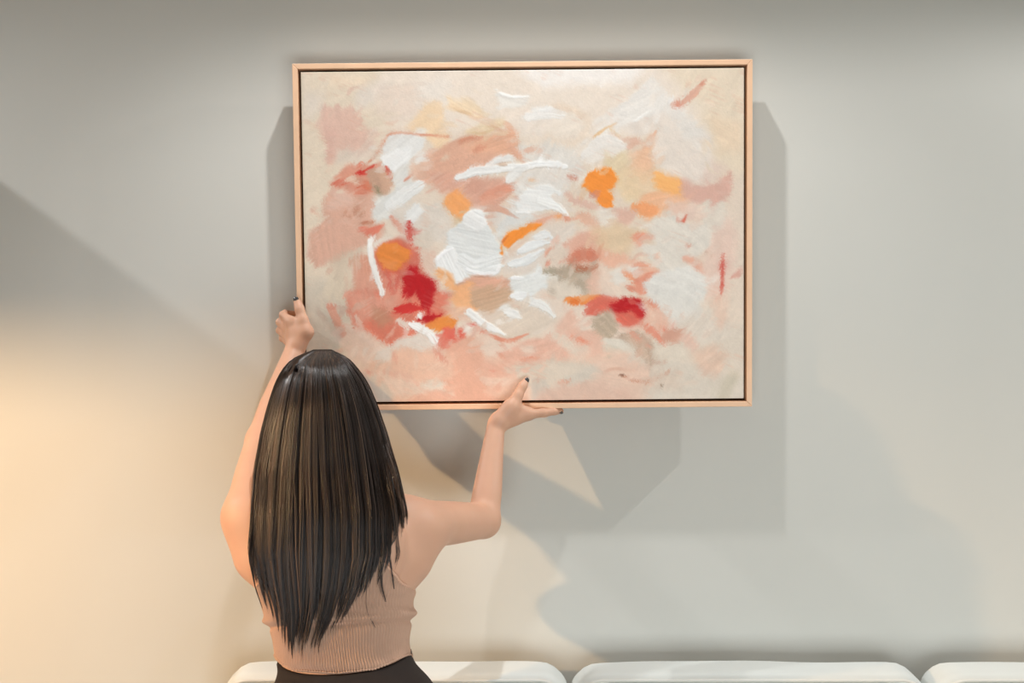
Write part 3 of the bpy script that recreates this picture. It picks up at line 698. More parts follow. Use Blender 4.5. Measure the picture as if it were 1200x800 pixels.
# ------------------------------------------------------------------ sofa
M_linen = mat('white_linen', (206, 208, 204), rough=0.9, spec=0.1, noise=0.04, nscale=14, bump=0.25, bscale=700)
M_pipe = mat('white_piping', (206, 204, 197), rough=0.9, spec=0.1)
sofa = bpy.data.objects.new('sofa', None); COL.objects.link(sofa)
tag(sofa, 'white fabric sofa with piped back cushions along the wall below the painting', 'sofa')
def cushion(name, b, rad, puff, n=26, parent=sofa, wob=0.0):
    """padded box: rounded edges, bulging faces"""
    x0, x1, y0, y1, z0, z1 = b
    c = np.array([(x0+x1)/2, (y0+y1)/2, (z0+z1)/2]); hs = np.array([(x1-x0)/2, (y1-y0)/2, (z1-z0)/2])
    V = []; F = []; idx = {}
    def vert(p):
        k = tuple(np.round(p, 5))
        if k not in idx:
            idx[k] = len(V); V.append(p)
        return idx[k]
    s = np.linspace(-1, 1, n+1); s = np.sign(s)*np.abs(s)**0.75
    for ax in range(3):
        for sg in (-1, 1):
            o = [a for a in range(3) if a != ax]
            for i in range(n):
                for j in range(n):
                    q = []
                    for (di, dj) in ((0, 0), (1, 0), (1, 1), (0, 1)):
                        p = np.zeros(3); p[ax] = sg; p[o[0]] = s[i+di]; p[o[1]] = s[j+dj]
                        q.append(vert(p))
                    if (sg > 0) == (ax != 1): F.append(tuple(q))
                    else: F.append(tuple(q[::-1]))
    V = np.array(V)
    P = V*hs
    inner = np.clip(P, -(hs-rad), hs-rad); d = P-inner
    L = np.linalg.norm(d, axis=1, keepdims=True)
    P = inner + np.where(L > 1e-9, d/np.maximum(L, 1e-9), 0)*np.where(L > 1e-9, rad, 0)
    u = np.clip(V, -1, 1)
    for ax in range(3):
        o = [a for a in range(3) if a != ax]
        w = np.cos(u[:, o[0]]*math.pi/2)**0.6*np.cos(u[:, o[1]]*math.pi/2)**0.6
        P[:, ax] += np.sign(u[:, ax])*(np.abs(u[:, ax]) > 0.99)*puff[ax]*w
    if wob:
        P[:, 2] += wob*(np.sin(P[:, 0]*11+c[0]*5)*0.5 + np.sin(P[:, 0]*23+1)*0.3)*(u[:, 2] > 0)
        P[:, 1] += wob*np.sin(P[:, 0]*15+2)*(u[:, 1] < 0)
    o_ = mesh_obj(name, P + c, F, M_linen, parent)
    return o_, c, hs
def pipe_loop(parent, c, hs, rad, yoff, rr=0.0038):
    """piping around the front face of a back cushion"""
    pts = []
    ax, az = hs[0]-0.006, hs[2]-0.004; r = rad*0.9
    for (cx, cz, a0) in ((ax-r, az-r, 0), (-ax+r, az-r, 90), (-ax+r, -az+r, 180), (ax-r, -az+r, 270)):
        for k in range(9):
            a = math.radians(a0 + 90*k/8)
            pts.append((c[0]+cx+r*math.cos(a), c[1]+yoff, c[2]+cz+r*math.sin(a)))
    pts.append(pts[0])
    v, f = tube_mesh([(np.array(pts), rr)], 6, False)
    return mesh_obj('piping', v, f, M_pipe, parent)
zt = W(600, 779, -0.10)[2]
CX = [W(262, 790, -0.12)[0], W(667.5, 790, -0.12)[0], W(1082.5, 790, -0.12)[0], W(1492, 790, -0.12)[0]]
for k in range(3):
    cu, c, hs = cushion('back_cushion', (CX[k]+0.004, CX[k+1]-0.004, -0.215, -0.035, 0.43, zt), 0.062, (0.004, 0.012, 0.006), wob=0.003)
    cu['label'] = ['white back cushion behind the person', 'white back cushion below the painting, in the middle', 'white back cushion at the right edge'][k]
    pipe_loop(cu, c, hs, 0.07, -hs[1]+0.022)
    se, _, _ = cushion('seat_cushion', (CX[k]+0.003, CX[k+1]-0.003, -0.98, -0.20, 0.28, 0.44), 0.045, (0.003, 0.008, 0.012))
xa, xb = CX[0]-0.20, CX[3]+0.20
cushion('base', (xa+0.02, xb-0.02, -0.96, -0.03, 0.08, 0.29), 0.02, (0, 0, 0), 8)
cushion('back_frame', (CX[0]-0.01, CX[3]+0.01, -0.06, -0.02, 0.25, 0.72), 0.015, (0, 0, 0), 8)
cushion('arm', (xa, CX[0], -0.98, -0.02, 0.08, 0.58), 0.05, (0.006, 0.004, 0.006), 16)
cushion('arm', (CX[3], xb, -0.98, -0.02, 0.08, 0.58), 0.05, (0.006, 0.004, 0.006), 16)
M_leg = mat('dark_wood_leg', (60, 42, 30), rough=0.5)
for x in (xa+0.08, xb-0.08):
    for y in (-0.9, -0.1):
        v, f = tube_mesh([(np.array([(x, y, 0.0), (x, y, 0.09)]), np.array([0.018, 0.024]))], 12)
        mesh_obj('leg', v, f, M_leg, sofa)

# ------------------------------------------------------------------ floor lamp left of the sofa
LX, LY, LZ = -2.3, -1.42, 1.72
M_black = mat('black_metal', (28, 27, 26), rough=0.4, metal=0.6)
M_shade_in = mat('black_shade_white_lining', (40, 38, 36), rough=0.5)
M_bulb = mat('warm_bulb', (255, 214, 160), emit=(255, 209, 154), estr=LAMP_POWER)
lamp = bpy.data.objects.new('floor_lamp', None); COL.objects.link(lamp); lamp.location = (LX, LY, 0)
tag(lamp, 'black floor lamp with cone shade and warm bulb left of the sofa', 'lamp')
v, f = lathe_vf([(0.0, 0.0), (0.15, 0.0), (0.15, 0.02), (0.02, 0.03), (0.0, 0.03)]); mesh_obj('base', v, f, M_black, lamp)
pp = spline([(0, 0, 0.02), (-0.02, 0, 0.8), (-0.19, 0, 1.35), (-0.21, 0, 1.75), (-0.12, 0, 1.93), (0.0, 0, LZ+.2)], 40)
v, f = tube_mesh([(pp, 0.009)], 10); mesh_obj('pole', v, f, M_black, lamp)
rz = LZ - 0.020
v, f = lathe_vf([(0.22, rz), (0.045, rz+0.20), (0.0, rz+0.215), (0.0, rz+0.211), (0.043, rz+0.196), (0.217, rz)]); mesh_obj('shade', v, f, M_shade_in, lamp)
v, f = lathe_vf([(0.0, LZ+0.021), (0.02, LZ+0.024), (0.02, LZ+0.09), (0.014, LZ+0.2), (0.0, LZ+0.21)], 24); mesh_obj('socket', v, f, M_black, lamp)
a = np.linspace(-math.pi/2, math.pi/2, 11)
v, f = lathe_vf([(max(1e-4, 0.022*math.cos(t)), LZ+0.022*math.sin(t)) for t in a], 16); mesh_obj('bulb', v, f, M_bulb, lamp)

# ceiling spot housings inside the slot
for i, (lx, lz, le, la, ang, bl, rad) in enumerate(SLOT):
    s = bpy.data.objects.new('ceiling_spotlight', None); COL.objects.link(s); s.location = (lx, -0.55, lz)
    tag(s, ['recessed black spotlight above the painting', 'recessed black spotlight far left in the ceiling slot', 'recessed black spotlight far right in the ceiling slot'][i], 'spotlight', 'spotlights in the ceiling slot')
    v, f = lathe_vf([(0.045, 0.02), (0.045, 0.15), (0.0, 0.15), (0.0, 0.14), (0.04, 0.14), (0.04, 0.02)], 24); mesh_obj('housing', v, f, M_black, s)
    v, f = tube_mesh([(np.array([(0, 0, 0.148), (0, 0, 3.505-lz)]), 0.01)], 8); mesh_obj('stem', v, f, M_black, s)
# ------------------------------------------------------------------ person (implicit body, meshed with surface nets)
H = 0.003
class Field:
    def __init__(s, lo, hi, h=H):
        s.lo = np.array(lo, float); s.h = h
        s.n = np.ceil((np.array(hi)-s.lo)/h).astype(int)+1
        s.phi = np.full(s.n, 0.5, np.float32)
    def sub(s, lo, hi):
        a = np.clip(np.floor((np.array(lo)-s.lo)/s.h).astype(int), 0, s.n-1)
        b = np.clip(np.ceil((np.array(hi)-s.lo)/s.h).astype(int)+1, 1, s.n)
        sl = tuple(slice(a[i], b[i]) for i in range(3))
        ax = [(s.lo[i]+s.h*np.arange(a[i], b[i])).astype(np.float32) for i in range(3)]
        return sl, np.ix_(*ax)
    def add(s, fn, lo, hi, k, cut=False):
        m = 0.012 + k
        sl, (x, y, z) = s.sub(np.array(lo)-m, np.array(hi)+m)
        d = fn(x, y, z); p = s.phi[sl]
        if cut: d = -d; s.phi[sl] = np.maximum(p, d) + (np.maximum(k-np.abs(p-d), 0)/k)**2*k*0.25
        else: s.phi[sl] = np.minimum(p, d) - (np.maximum(k-np.abs(p-d), 0)/k)**2*k*0.25
def smin(a, b, k): return np.minimum(a, b) - (np.maximum(k-np.abs(a-b), 0)/k)**2*k*0.25
def cone_fn(a, b, ra, rb):
    a = np.array(a, float); b = np.array(b, float); e = b-a; l2 = float(e@e)+1e-12
    def fn(x, y, z):
        t = np.clip(((x-a[0])*e[0] + (y-a[1])*e[1] + (z-a[2])*e[2])/l2, 0, 1)
        return np.sqrt((x-a[0]-t*e[0])**2 + (y-a[1]-t*e[1])**2 + (z-a[2]-t*e[2])**2) - (ra+(rb-ra)*t)
    r = max(ra, rb)
    return fn, np.minimum(a, b)-r, np.maximum(a, b)+r
def ell_fn(c, r, R=None):
    c = np.array(c, float); r = np.array(r, float)
    R = np.eye(3) if R is None else R
    def fn(x, y, z):
        dx, dy, dz = x-c[0], y-c[1], z-c[2]
        q = [(R[0, i]*dx + R[1, i]*dy + R[2, i]*dz)/r[i] for i in range(3)]
        k0 = np.sqrt(q[0]**2+q[1]**2+q[2]**2)
        k1 = np.sqrt((q[0]/r[0])**2+(q[1]/r[1])**2+(q[2]/r[2])**2)
        return k0*(k0-1)/np.maximum(k1, 1e-6)
    m = r.max()
    return fn, c-m, c+m
def surface_nets(phi, lo, h):
    s = phi < 0
    n = phi.shape
    c = np.zeros(tuple(d-1 for d in n), np.uint8)
    for dx_ in (0, 1):
        for dy_ in (0, 1):
            for dz_ in (0, 1):
                c += s[dx_:n[0]-1+dx_, dy_:n[1]-1+dy_, dz_:n[2]-1+dz_]
    act = np.argwhere((c > 0) & (c < 8))
    idx = np.full(c.shape, -1, np.int32); idx[tuple(act.T)] = np.arange(len(act))
    off = [(i, j, k) for i in (0, 1) for j in (0, 1) for k in (0, 1)]
    val = np.stack([phi[act[:, 0]+o[0], act[:, 1]+o[1], act[:, 2]+o[2]] for o in off], 1)
    pos = np.zeros((len(act), 3)); cnt = np.zeros(len(act))
    for a in range(8):
        for b in range(a+1, 8):
            if sum(abs(off[a][q]-off[b][q]) for q in range(3)) != 1: continue
            va, vb = val[:, a], val[:, b]; m = (va < 0) != (vb < 0)
            t = np.where(m, va/np.where(m, va-vb, 1), 0)[:, None]
            pos += np.where(m[:, None], np.array(off[a]) + t*(np.array(off[b])-np.array(off[a])), 0); cnt += m
    V = lo + h*(act + pos/cnt[:, None])
    F = []
    for ax in range(3):
        o = [1, 2, 0][ax], [2, 0, 1][ax]
        sl0 = [slice(None)]*3; sl1 = [slice(None)]*3
        sl0[ax] = slice(0, n[ax]-1); sl1[ax] = slice(1, n[ax])
        A = s[tuple(sl0)]; B = s[tuple(sl1)]
        e = np.argwhere(A != B)
        ok = (e[:, o[0]] > 0) & (e[:, o[1]] > 0) & (e[:, o[0]] < n[o[0]]-1) & (e[:, o[1]] < n[o[1]]-1)
        e = e[ok]; flip = ~A[tuple(e.T)]
        def cell(du, dv):
            q = e.copy(); q[:, o[0]] -= du; q[:, o[1]] -= dv
            return idx[tuple(q.T)]
        qd = np.stack([cell(1, 1), cell(0, 1), cell(0, 0), cell(1, 0)], 1)
        qd[flip] = qd[flip][:, ::-1]
        F.append(qd)
    return V, np.concatenate(F)
def relax(V, F, it, lam=0.5):
    e = np.concatenate([F[:, [0, 1]], F[:, [1, 2]], F[:, [2, 3]], F[:, [3, 0]]])
    deg = np.bincount(e.ravel(), minlength=len(V)).astype(float)
    for _ in range(it):
        a = np.zeros_like(V)
        for ax in range(3):
            a[:, ax] = np.bincount(e[:, 0], V[e[:, 1], ax], len(V)) + np.bincount(e[:, 1], V[e[:, 0], ax], len(V))
        V = V + lam*(a/np.maximum(deg, 1)[:, None] - V)
    return V

# torso section table, from pelvis to neck: (py, left, right, depth of axis, half depth)
TOR = [(870, 322, 512, -.505, .120), (830, 327, 506, -.505, .122), (800, 331, 494, -.495, .112), (782, 332, 480, -.485, .101), (760, 327, 477, -.475, .098),
       (735, 320, 478, -.465, .100), (715, 315, 480, -.460, .104), (690, 306, 482, -.455, .108), (660, 297, 486, -.450, .110), (635, 293, 486, -.447, .108),
       (612, 298, 478, -.445, .098), (595, 312, 464, -.442, .084), (580, 334, 441, -.438, .068), (566, 350, 420, -.434, .057), (550, 355, 414, -.430, .054), (535, 358, 411, -.425, .052)]
_tz, _tc, _ta, _ty, _tb = [], [], [], [], []
for py, l, r, cy, b in TOR:
    L = W(l, py, cy); R_ = W(r, py, cy)
    _tz.append(L[2]); _tc.append((L[0]+R_[0])/2); _ta.append((R_[0]-L[0])/2); _ty.append(cy); _tb.append(b)
_o = np.argsort(_tz); _tz, _tc, _ta, _ty, _tb = [np.array(q)[_o] for q in (_tz, _tc, _ta, _ty, _tb)]
_zz = np.linspace(_tz[0], _tz[-1], 200)
def _sm(a):
    v = np.interp(_zz, _tz, a)
    for _ in range(3):
        v[1:-1] = (np.r_[v[:-2]] + 2*v[1:-1] + v[2:])/4
    w = np.ones(9)/9; vp = np.pad(v, 4, mode='edge'); return np.convolve(vp, w, 'valid')
_sc, _sa, _sy, _sb = _sm(_tc), _sm(_ta), _sm(_ty), _sm(_tb)
def tor(z): return [np.interp(z, _zz, q) for q in (_sc, _sy, _sa, _sb)]
def torso_fn(x, y, z):
    cx, cy, a, b = [q.astype(np.float32) for q in tor(np.asarray(z))]
    p = 2.25
    q = (np.abs((x-cx)/a)**p + np.abs((y-cy)/b)**p)**(1/p)
    d = (q-1)*np.minimum(a, b)
    return np.maximum(d, np.maximum(_zz[0]-z, z-_zz[-1]))
SH_L = W(293, 600, -.43); EL_L = W(309, 517, -.27); WR_L = W(345, 411, -.112)
SH_R = W(487, 614, -.435); EL_R = W(566, 610, -.215); WR_R = W(581, 500, -.118)
NECK = W(385, 575, -.432); HEAD = W(384, 484, -.425)
TORSO_PRIMS = [
    (cone_fn(W(385, 562, -.43), W(312, 594, -.435), .039, .035), .05),
    (cone_fn(W(385, 562, -.43), W(468, 603, -.437), .038, .033), .05),
    (ell_fn(W(350, 672, -.372), (.056, .055, .056)), .03),
    (ell_fn(W(428, 676, -.372), (.056, .055, .056)), .03),
    (ell_fn(W(450, 636, -.527), (.035, .018, .055)), .05),
    (ell_fn(W(337, 632, -.525), (.035, .018, .055)), .05),
]
def torso_all(x, y, z):
    d = torso_fn(x, y, z)
    for (fn, lo, hi), k in TORSO_PRIMS: d = smin(d, fn(x, y, z), k)
    return d

SEAT_Z = 0.452
fx0, fx1 = SH_L[0]-0.10, W(665, 480, -.05)[0]+0.03
body_f = Field((min(fx0, WR_L[0]-0.1), -1.06, SEAT_Z-0.02), (fx1, -0.005, HEAD[2]+0.22))
def add(prim, k=0.02, cut=False): body_f.add(prim[0], prim[1], prim[2], k, cut)
body_f.add(torso_fn, (_sc.min()-.2, -.64, _zz[0]), (_sc.max()+.2, -.3, _zz[-1]), .01)
for pr, k in TORSO_PRIMS: add(pr, k)
# hips, thighs folded into a kneel on the seat, shins, feet
hipx = float(tor(_zz[5])[0])
for sx in (-1, 1):
    hp = np.array([hipx+sx*.075, -.50, .86]); kn = np.array([hipx+sx*.10, -.46, SEAT_Z+.062]); an = np.array([hipx+sx*.09, -.84, SEAT_Z+.044]); to = np.array([hipx+sx*.08, -1.02, SEAT_Z+.024])
    add(cone_fn(hp, kn, .088, .060), .05); add(cone_fn(kn, kn*.6+an*.4+np.array([0, 0, .004]), .058, .056), .03); add(cone_fn(kn*.6+an*.4, an, .056, .036), .03)
    add(cone_fn(an, to, .034, .022), .02); add(ell_fn(hp+np.array([0, -.06, .01]), (.085, .075, .085)), .05)
# neck and head
add(cone_fn(W(385, 585, -.435), W(385, 530, -.42), .056, .050), .03)
add(ell_fn(HEAD, (.074, .094, .108)), .02)
jaw = HEAD+np.array([0, .035, -.055]); add(ell_fn(jaw, (.056, .058, .062)), .03)
fy = HEAD[1]+.09
add(cone_fn((HEAD[0], fy, HEAD[2]+.005), (HEAD[0], fy+.018, HEAD[2]-.03), .008, .012), .014)      # nose
add(ell_fn((HEAD[0], fy+.0, HEAD[2]-.058), (.022, .010, .008)), .006)                                # lips
for sx in (-1, 1):
    add(ell_fn((HEAD[0]+sx*.032, fy-.006, HEAD[2]+.005), (.017, .012, .009)), .008, True)           # eye sockets
    add(ell_fn((HEAD[0]+sx*.032, fy-.010, HEAD[2]+.022), (.022, .010, .006)), .010)                 # brow
    add(ell_fn((HEAD[0]+sx*.076, HEAD[1]+.005, HEAD[2]-.012), (.008, .018, .030)), .008)            # ears
# arms
def mid(a, b, t, o=(0, 0, 0)): return np.array(a)*(1-t)+np.array(b)*t+np.array(o)
def limb(pts, rad, k):
    """one tapering limb through several joints, blended into the body once"""
    P = spline(pts, 4*len(pts)); R = np.interp(np.linspace(0, 1, len(P)), np.linspace(0, 1, len(rad)), rad)
    pr = [cone_fn(P[q], P[q+1], R[q], R[q+1]) for q in range(len(P)-1)]
    def fn(x, y, z):
        d_ = None
        for f_, _, _ in pr:
            e_ = f_(x, y, z); d_ = e_ if d_ is None else np.minimum(d_, e_)
        return d_
    add((fn, np.min([q[1] for q in pr], 0), np.max([q[2] for q in pr], 0)), k)
limb([SH_L, mid(SH_L, EL_L, .5), EL_L], [.050, .046, .038], .045)
add(cone_fn(mid(SH_L, EL_L, .1, (-.004, -.02, -.03)), W(300, 652, -.45), .036, .040), .05)           # lat / armpit fold
limb([EL_L, mid(EL_L, WR_L, .35), mid(EL_L, WR_L, .7), WR_L], [.037, .0355, .028, .0225], .012)
limb([SH_R, mid(SH_R, EL_R, .5, (0, 0, -.001)), EL_R], [.049, .0455, .038], .045)
add(cone_fn(mid(SH_R, EL_R, .1, (0, -.01, -.02)), W(482, 655, -.45), .034, .038), .05)
limb([EL_R, mid(EL_R, WR_R, .3, (.001, 0, 0)), mid(EL_R, WR_R, .7), WR_R], [.0345, .0325, .0255, .0205], .014)

# hands: (chain of px, py, depth) and radii
def chain(pts, rad, k=.006):
    P = [W(*p) if len(p) == 3 else p for p in pts]
    for i in range(len(P)-1): add(cone_fn(P[i], P[i+1], rad[i], rad[i+1]), k if i else .010)
# right hand: palm up under the frame, thumb up in front
RH = dict(
    wrist=(581, 500, -.118),
    palm=[(588, 491, -.108), (600, 487, -.085), (606, 487, -.066), (604, 488, -.050)])
for tgt, r0, r1 in (((618, 484.5, -.103), .019, .0125), ((619, 486, -.085), .018, .0125), ((616, 487, -.066), .017, .012), ((611, 488, -.050), .016, .011)):
    add(cone_fn(W(585, 494, -.115), W(*tgt), r0, r1), .012)
add(ell_fn(W(600, 486, -.105), (.026, .018, .016)), .015)
chain([(618, 484.5, -.103), (636, 483, -.090), (648, 481.6, -.078), (657, 480.6, -.068)], [.0105, .0088, .0078, .0062])
chain([(619, 486, -.085), (638, 484, -.062), (650, 482, -.046), (658, 481.5, -.036)], [.0105, .009, .008, .0065])
chain([(616, 487, -.066), (633, 484.5, -.043), (644, 483, -.028), (650, 482.5, -.020)], [.010, .0085, .0075, .006])
chain([(611, 488, -.050), (624, 486, -.032), (632, 484.5, -.022), (637, 484, -.016)], [.009, .0075, .0065, .0055])
chain([(587, 490, -.122), (599, 476, -.120), (607, 463, -.110), (612, 453, -.102), (616.5, 445.5, -.094)], [.018, .0155, .0112, .0098, .0078], .008)
add(ell_fn(W(597, 480, -.118), (.018, .016, .018)), .012)
add(cone_fn(W(604, 474, -.115), W(616, 482, -.104), .009, .010), .012)                              # web of the thumb
# left hand: thumb on the front of the frame edge, fingers hooked behind it
for tgt, r0, r1 in (((341, 377, -.100), .017, .0118), ((337, 384, -.083), .016, .0112), ((336, 392, -.067), .015, .0105), ((338, 399.5, -.055), .014, .0095)):
    add(cone_fn(W(347, 405, -.112), W(*tgt), r0, r1), .010)
add(ell_fn(W(351, 391, -.110), (.017, .015, .024)), .012)
chain([(341, 377, -.100), (331.5, 369, -.082), (334, 367, -.042), (352, 368, -.026)], [.0108, .0092, .0084, .007], .004)
chain([(337, 384, -.083), (327.5, 377.5, -.064), (331, 377, -.036), (350, 377, -.022)], [.0104, .0090, .0084, .007], .004)
chain([(336, 392, -.067), (327.5, 387, -.050), (331, 387, -.031), (348, 387, -.020)], [.0098, .0086, .008, .0065], .004)
chain([(338, 399.5, -.055), (330.5, 396.5, -.041), (333, 396, -.028), (346, 396, -.020)], [.0088, .0076, .007, .006], .004)
chain([(350, 404, -.115), (359, 389, -.113), (355, 375, -.108), (351, 362, -.101), (347.5, 351, -.095)], [.0170, .0160, .0115, .0104, .0084], .008)
add(cone_fn(W(353, 379, -.108), W(343, 377, -.100), .0095, .0095), .008)

M_skin = mat('fair_skin', (202, 157, 131), rough=0.5, spec=0.35, noise=0.05, nscale=18, bump=0.03, bscale=500, sss=0.12)
V, F = surface_nets(body_f.phi, body_f.lo, body_f.h)
V = relax(V, F, 3)
person = mesh_obj('person', V, F, M_skin)
tag(person, 'long-haired person in pink ribbed crop top, seen from behind, holding up the painting', 'person')

# eyes (face turned to the wall)
M_eye = mat('eye_white', (230, 228, 224), rough=0.2, spec=0.5)
for sx in (-1, 1):
    a = np.linspace(-math.pi/2, math.pi/2, 9)
    v, f = lathe_vf([(max(1e-4, .0115*math.cos(t)), .0115*math.sin(t)) for t in a], 14)
    mesh_obj('eye', np.array(v)+np.array([HEAD[0]+sx*.032, fy-.012, HEAD[2]+.005]), f, M_eye, person)
# dark nail polish
M_nail = mat('dark_grey_nail_polish', (62, 62, 62), rough=0.15, spec=0.6)
def nail(tip, prev, up, w=.0056, l=.0078, t=.0024, back=.35, out=.0066):
    tip = W(*tip); prev = W(*prev); d = tip-prev; d /= np.linalg.norm(d)
    up = np.array(up, float); up -= d*(up@d); up /= np.linalg.norm(up); sd = np.cross(d, up)
    c = tip - d*l*back + up*out
    V = []; F = []; nu, nv = 12, 9
    for i in range(nv):
        for j in range(nu):
            b = -math.pi/2 + math.pi*i/(nv-1); a = 2*math.pi*j/nu
            p = np.array([math.copysign(abs(math.cos(b)*math.cos(a))**.7, math.cos(a)), math.copysign(abs(math.cos(b)*math.sin(a))**.8, math.sin(a)), math.sin(b)])
            q = c + d*l*p[0] + sd*w*p[1] + up*(t*p[2] - .0022*p[1]**2)
            V.append(q)
    for i in range(nv-1):
        for j in range(nu):
            j2 = (j+1) % nu; F.append((i*nu+j, i*nu+j2, (i+1)*nu+j2, (i+1)*nu+j))
    o = mesh_obj('fingernail', V, F, M_nail, person); o['label'] = 'dark grey polished nail'
nail((616.5, 445.5, -.094), (612, 453, -.102), (.40, -1, 0.1), w=.0064, l=.0088, out=.0056)
nail((347.5, 351, -.095), (351, 362, -.101), (-.12, -1, 0.1), w=.0068, l=.0092, out=.0060)
nail((657, 480.6, -.068), (648, 481.6, -.078), (-.1, -.5, -1), w=.0044, l=.006, t=.0018, out=.0050)
nail((658, 481.5, -.036), (650, 482, -.046), (0, -.2, -1), w=.0044, l=.006, t=.0018, out=.005)

# ---- trousers
pf = Field((hipx-.24, -1.0, SEAT_Z-.02), (hipx+.24, -.32, 1.02))
def padd(prim, k=.02): pf.add(prim[0], prim[1], prim[2], k)
pf.add(lambda x, y, z: torso_fn(x, y, z)-.006, (hipx-.2, -.66, .7), (hipx+.22, -.33, 1.03), .01)
for sx in (-1, 1):
    hp = np.array([hipx+sx*.075, -.50, .86]); kn = np.array([hipx+sx*.10, -.46, SEAT_Z+.062]); an = np.array([hipx+sx*.09, -.84, SEAT_Z+.044])
    padd(cone_fn(hp, kn, .096, .068), .05); padd(cone_fn(kn, kn*.6+an*.4, .066, .065), .03); padd(cone_fn(kn*.6+an*.4, an, .065, .047), .03)
    padd(ell_fn(hp+np.array([0, -.06, .01]), (.092, .082, .092)), .05)
wl = W(337, 790, -.575); wr = W(476, 773, -.53); wm = W(400, 793, -.60)
gx = (wr[2]-wl[2])/(wr[0]-wl[0])
sl, (x, y, z) = pf.sub(pf.lo, pf.lo+pf.n*pf.h)
xw = np.minimum(x, wr[0]-.012)
waist = wl[2] + gx*(xw-wl[0])*np.clip((xw-wl[0]-.03)/(wr[0]-wl[0]-.03), 0, 1) + 0*y
pf.phi = np.maximum(pf.phi, (z-waist).astype(np.float32)); pf.phi = np.maximum(pf.phi, (SEAT_Z-.004-z+0*x+0*y).astype(np.float32))
V, F = surface_nets(pf.phi, pf.lo, pf.h); V = relax(V, F, 2)
M_pants = mat('black_brown_trousers', (44, 36, 32), rough=0.8, spec=0.2, noise=0.1, nscale=60, bump=0.2, bscale=900)
pants = mesh_obj('trousers', V, F, M_pants, person); pants['label'] = 'dark brown-black trousers'

# ---- ribbed crop top: angle x height shell on the torso
NR, NRIB, NS = 120, 132, 9
th = np.linspace(0, 2*math.pi, NRIB*NS+1)[:-1]          # 0 = back (towards the camera), + = right
uu_ = np.sin(th); backside = np.cos(th) > 0
def zpix(py, y=-.46): return W(393, py, y)[2]
dback = -.462 - .104*np.clip(np.cos(th), 0, 1)**.6
ub = np.array([0, .20, .36, .46, .54, .60, .63, .70, .80, .90, 1.0]); pb = np.array([618, 616, 609, 602, 600, 606, 628, 648, 666, 680, 690])
uf = np.array([0, .25, .40, .50, .58, .66, .76, .88, 1.0]); pf_ = np.array([640, 630, 600, 582, 600, 628, 655, 678, 690])
dtop = -.462 - .06*np.clip(np.cos(th), 0, 1)**.6
ztop = np.where(backside, [zpix(v, q) for v, q in zip(np.interp(np.abs(uu_), ub, pb), dtop)], [zpix(v) for v in np.interp(np.abs(uu_), uf, pf_)])
for _ in range(8): ztop = (np.roll(ztop, 1)+2*ztop+np.roll(ztop, -1))/4
hl, hm, hr = zpix(766), zpix(783), zpix(768)
hem_py = np.interp(uu_, [-1, -.7, 0, .6, 1], [766, 781, 785, 780, 766])
zhem = np.array([zpix(v, q) for v, q in zip(hem_py, dback)])
s = np.linspace(0, 1, NR)[:, None]
Z = zhem[None]*(1-s) + ztop[None]*s
cx, cy, a_, b_ = tor(Z)
dxr = np.sin(th)[None]+0*Z; dyr = -np.cos(th)[None]+0*Z
lo_r = np.zeros_like(Z); hi_r = np.full_like(Z, .26)
for _ in range(22):
    m_ = (lo_r+hi_r)/2
    ins = torso_all((cx+dxr*m_), (cy+dyr*m_), Z) < 0
    lo_r = np.where(ins, m_, lo_r); hi_r = np.where(ins, hi_r, m_)
r = lo_r
for _ in range(3): r[1:-1] = (r[:-2]+2*r[1:-1]+r[2:])/4
pyv = proj_py(cy+dyr*r, Z)
side = np.sin(th)[None]
fold = 0.0042*np.exp(-((pyv-(724-4*side))/4.5)**2) - 0.0030*np.exp(-((pyv-(731-4*side))/3.5)**2)
fold += 0.0030*np.exp(-((pyv-(707+10*side))/5)**2)*np.clip(side+.3, 0, 1) - 0.002*np.exp(-((pyv-(713+8*side))/4)**2)*np.clip(side+.3, 0, 1)
fold += 0.0022*np.exp(-((pyv-(689+6*side))/5)**2)*np.clip(side, 0, 1)
fold += 0.0032*np.exp(-((pyv-777)/6)**2) + 0.0015*np.sin(pyv/9+3*side)*np.exp(-((pyv-745)/30)**2)
fold *= 1.6
rib = 0.0019*np.cos(th*NRIB)[None]*np.ones_like(Z)
rr = r + 0.0045 + fold + rib
Vo = np.stack([cx+dxr*rr, cy+dyr*rr, Z], -1)
Vi = np.stack([cx+dxr*(r+.0005), cy+dyr*(r+.0005), Z], -1)
NT = len(th)
i = np.arange(NR-1)[:, None]*NT; j = np.arange(NT)[None]; j2 = (j+1) % NT
Fo = np.stack([i+j, i+j2, i+NT+j2, i+NT+j], -1).reshape(-1, 4)
no = NR*NT
jj = np.arange(NT); jn = (jj+1) % NT
Vall = np.concatenate([Vo.reshape(-1, 3), Vi[0], Vi[-1]])
Fh = np.stack([jn, jj, no+jj, no+jn], -1); t0 = (NR-1)*NT
Ft = np.stack([t0+jj, t0+jn, no+NT+jn, no+NT+jj], -1)
M_rib = mat('dusty_pink_rib_knit', (187, 153, 132), rough=0.9, spec=0.1, noise=0.06, nscale=90, bump=0.2, bscale=1500)
top = mesh_obj('crop_top', Vall, np.concatenate([Fo, Fh, Ft]), M_rib, person); top['label'] = 'dusty pink ribbed sleeveless crop top'
M_bind = mat('pink_binding', (208, 166, 142), rough=0.9, spec=0.1)
ring = Vo[-1].copy(); ring[:, 0] = cx[-1]+dxr[-1]*(r[-1]+.0035); ring[:, 1] = cy[-1]+dyr[-1]*(r[-1]+.0035)
ring = ring[::3]
v, f = tube_mesh([(np.concatenate([ring, ring[:1]]), .0030)], 6, False); mesh_obj('binding', v, f, M_bind, top)
v, f = tube_mesh([(np.concatenate([Vo[0][::3], Vo[0][:1]]), .0022)], 6, False); mesh_obj('hem', v, f, M_rib, top)
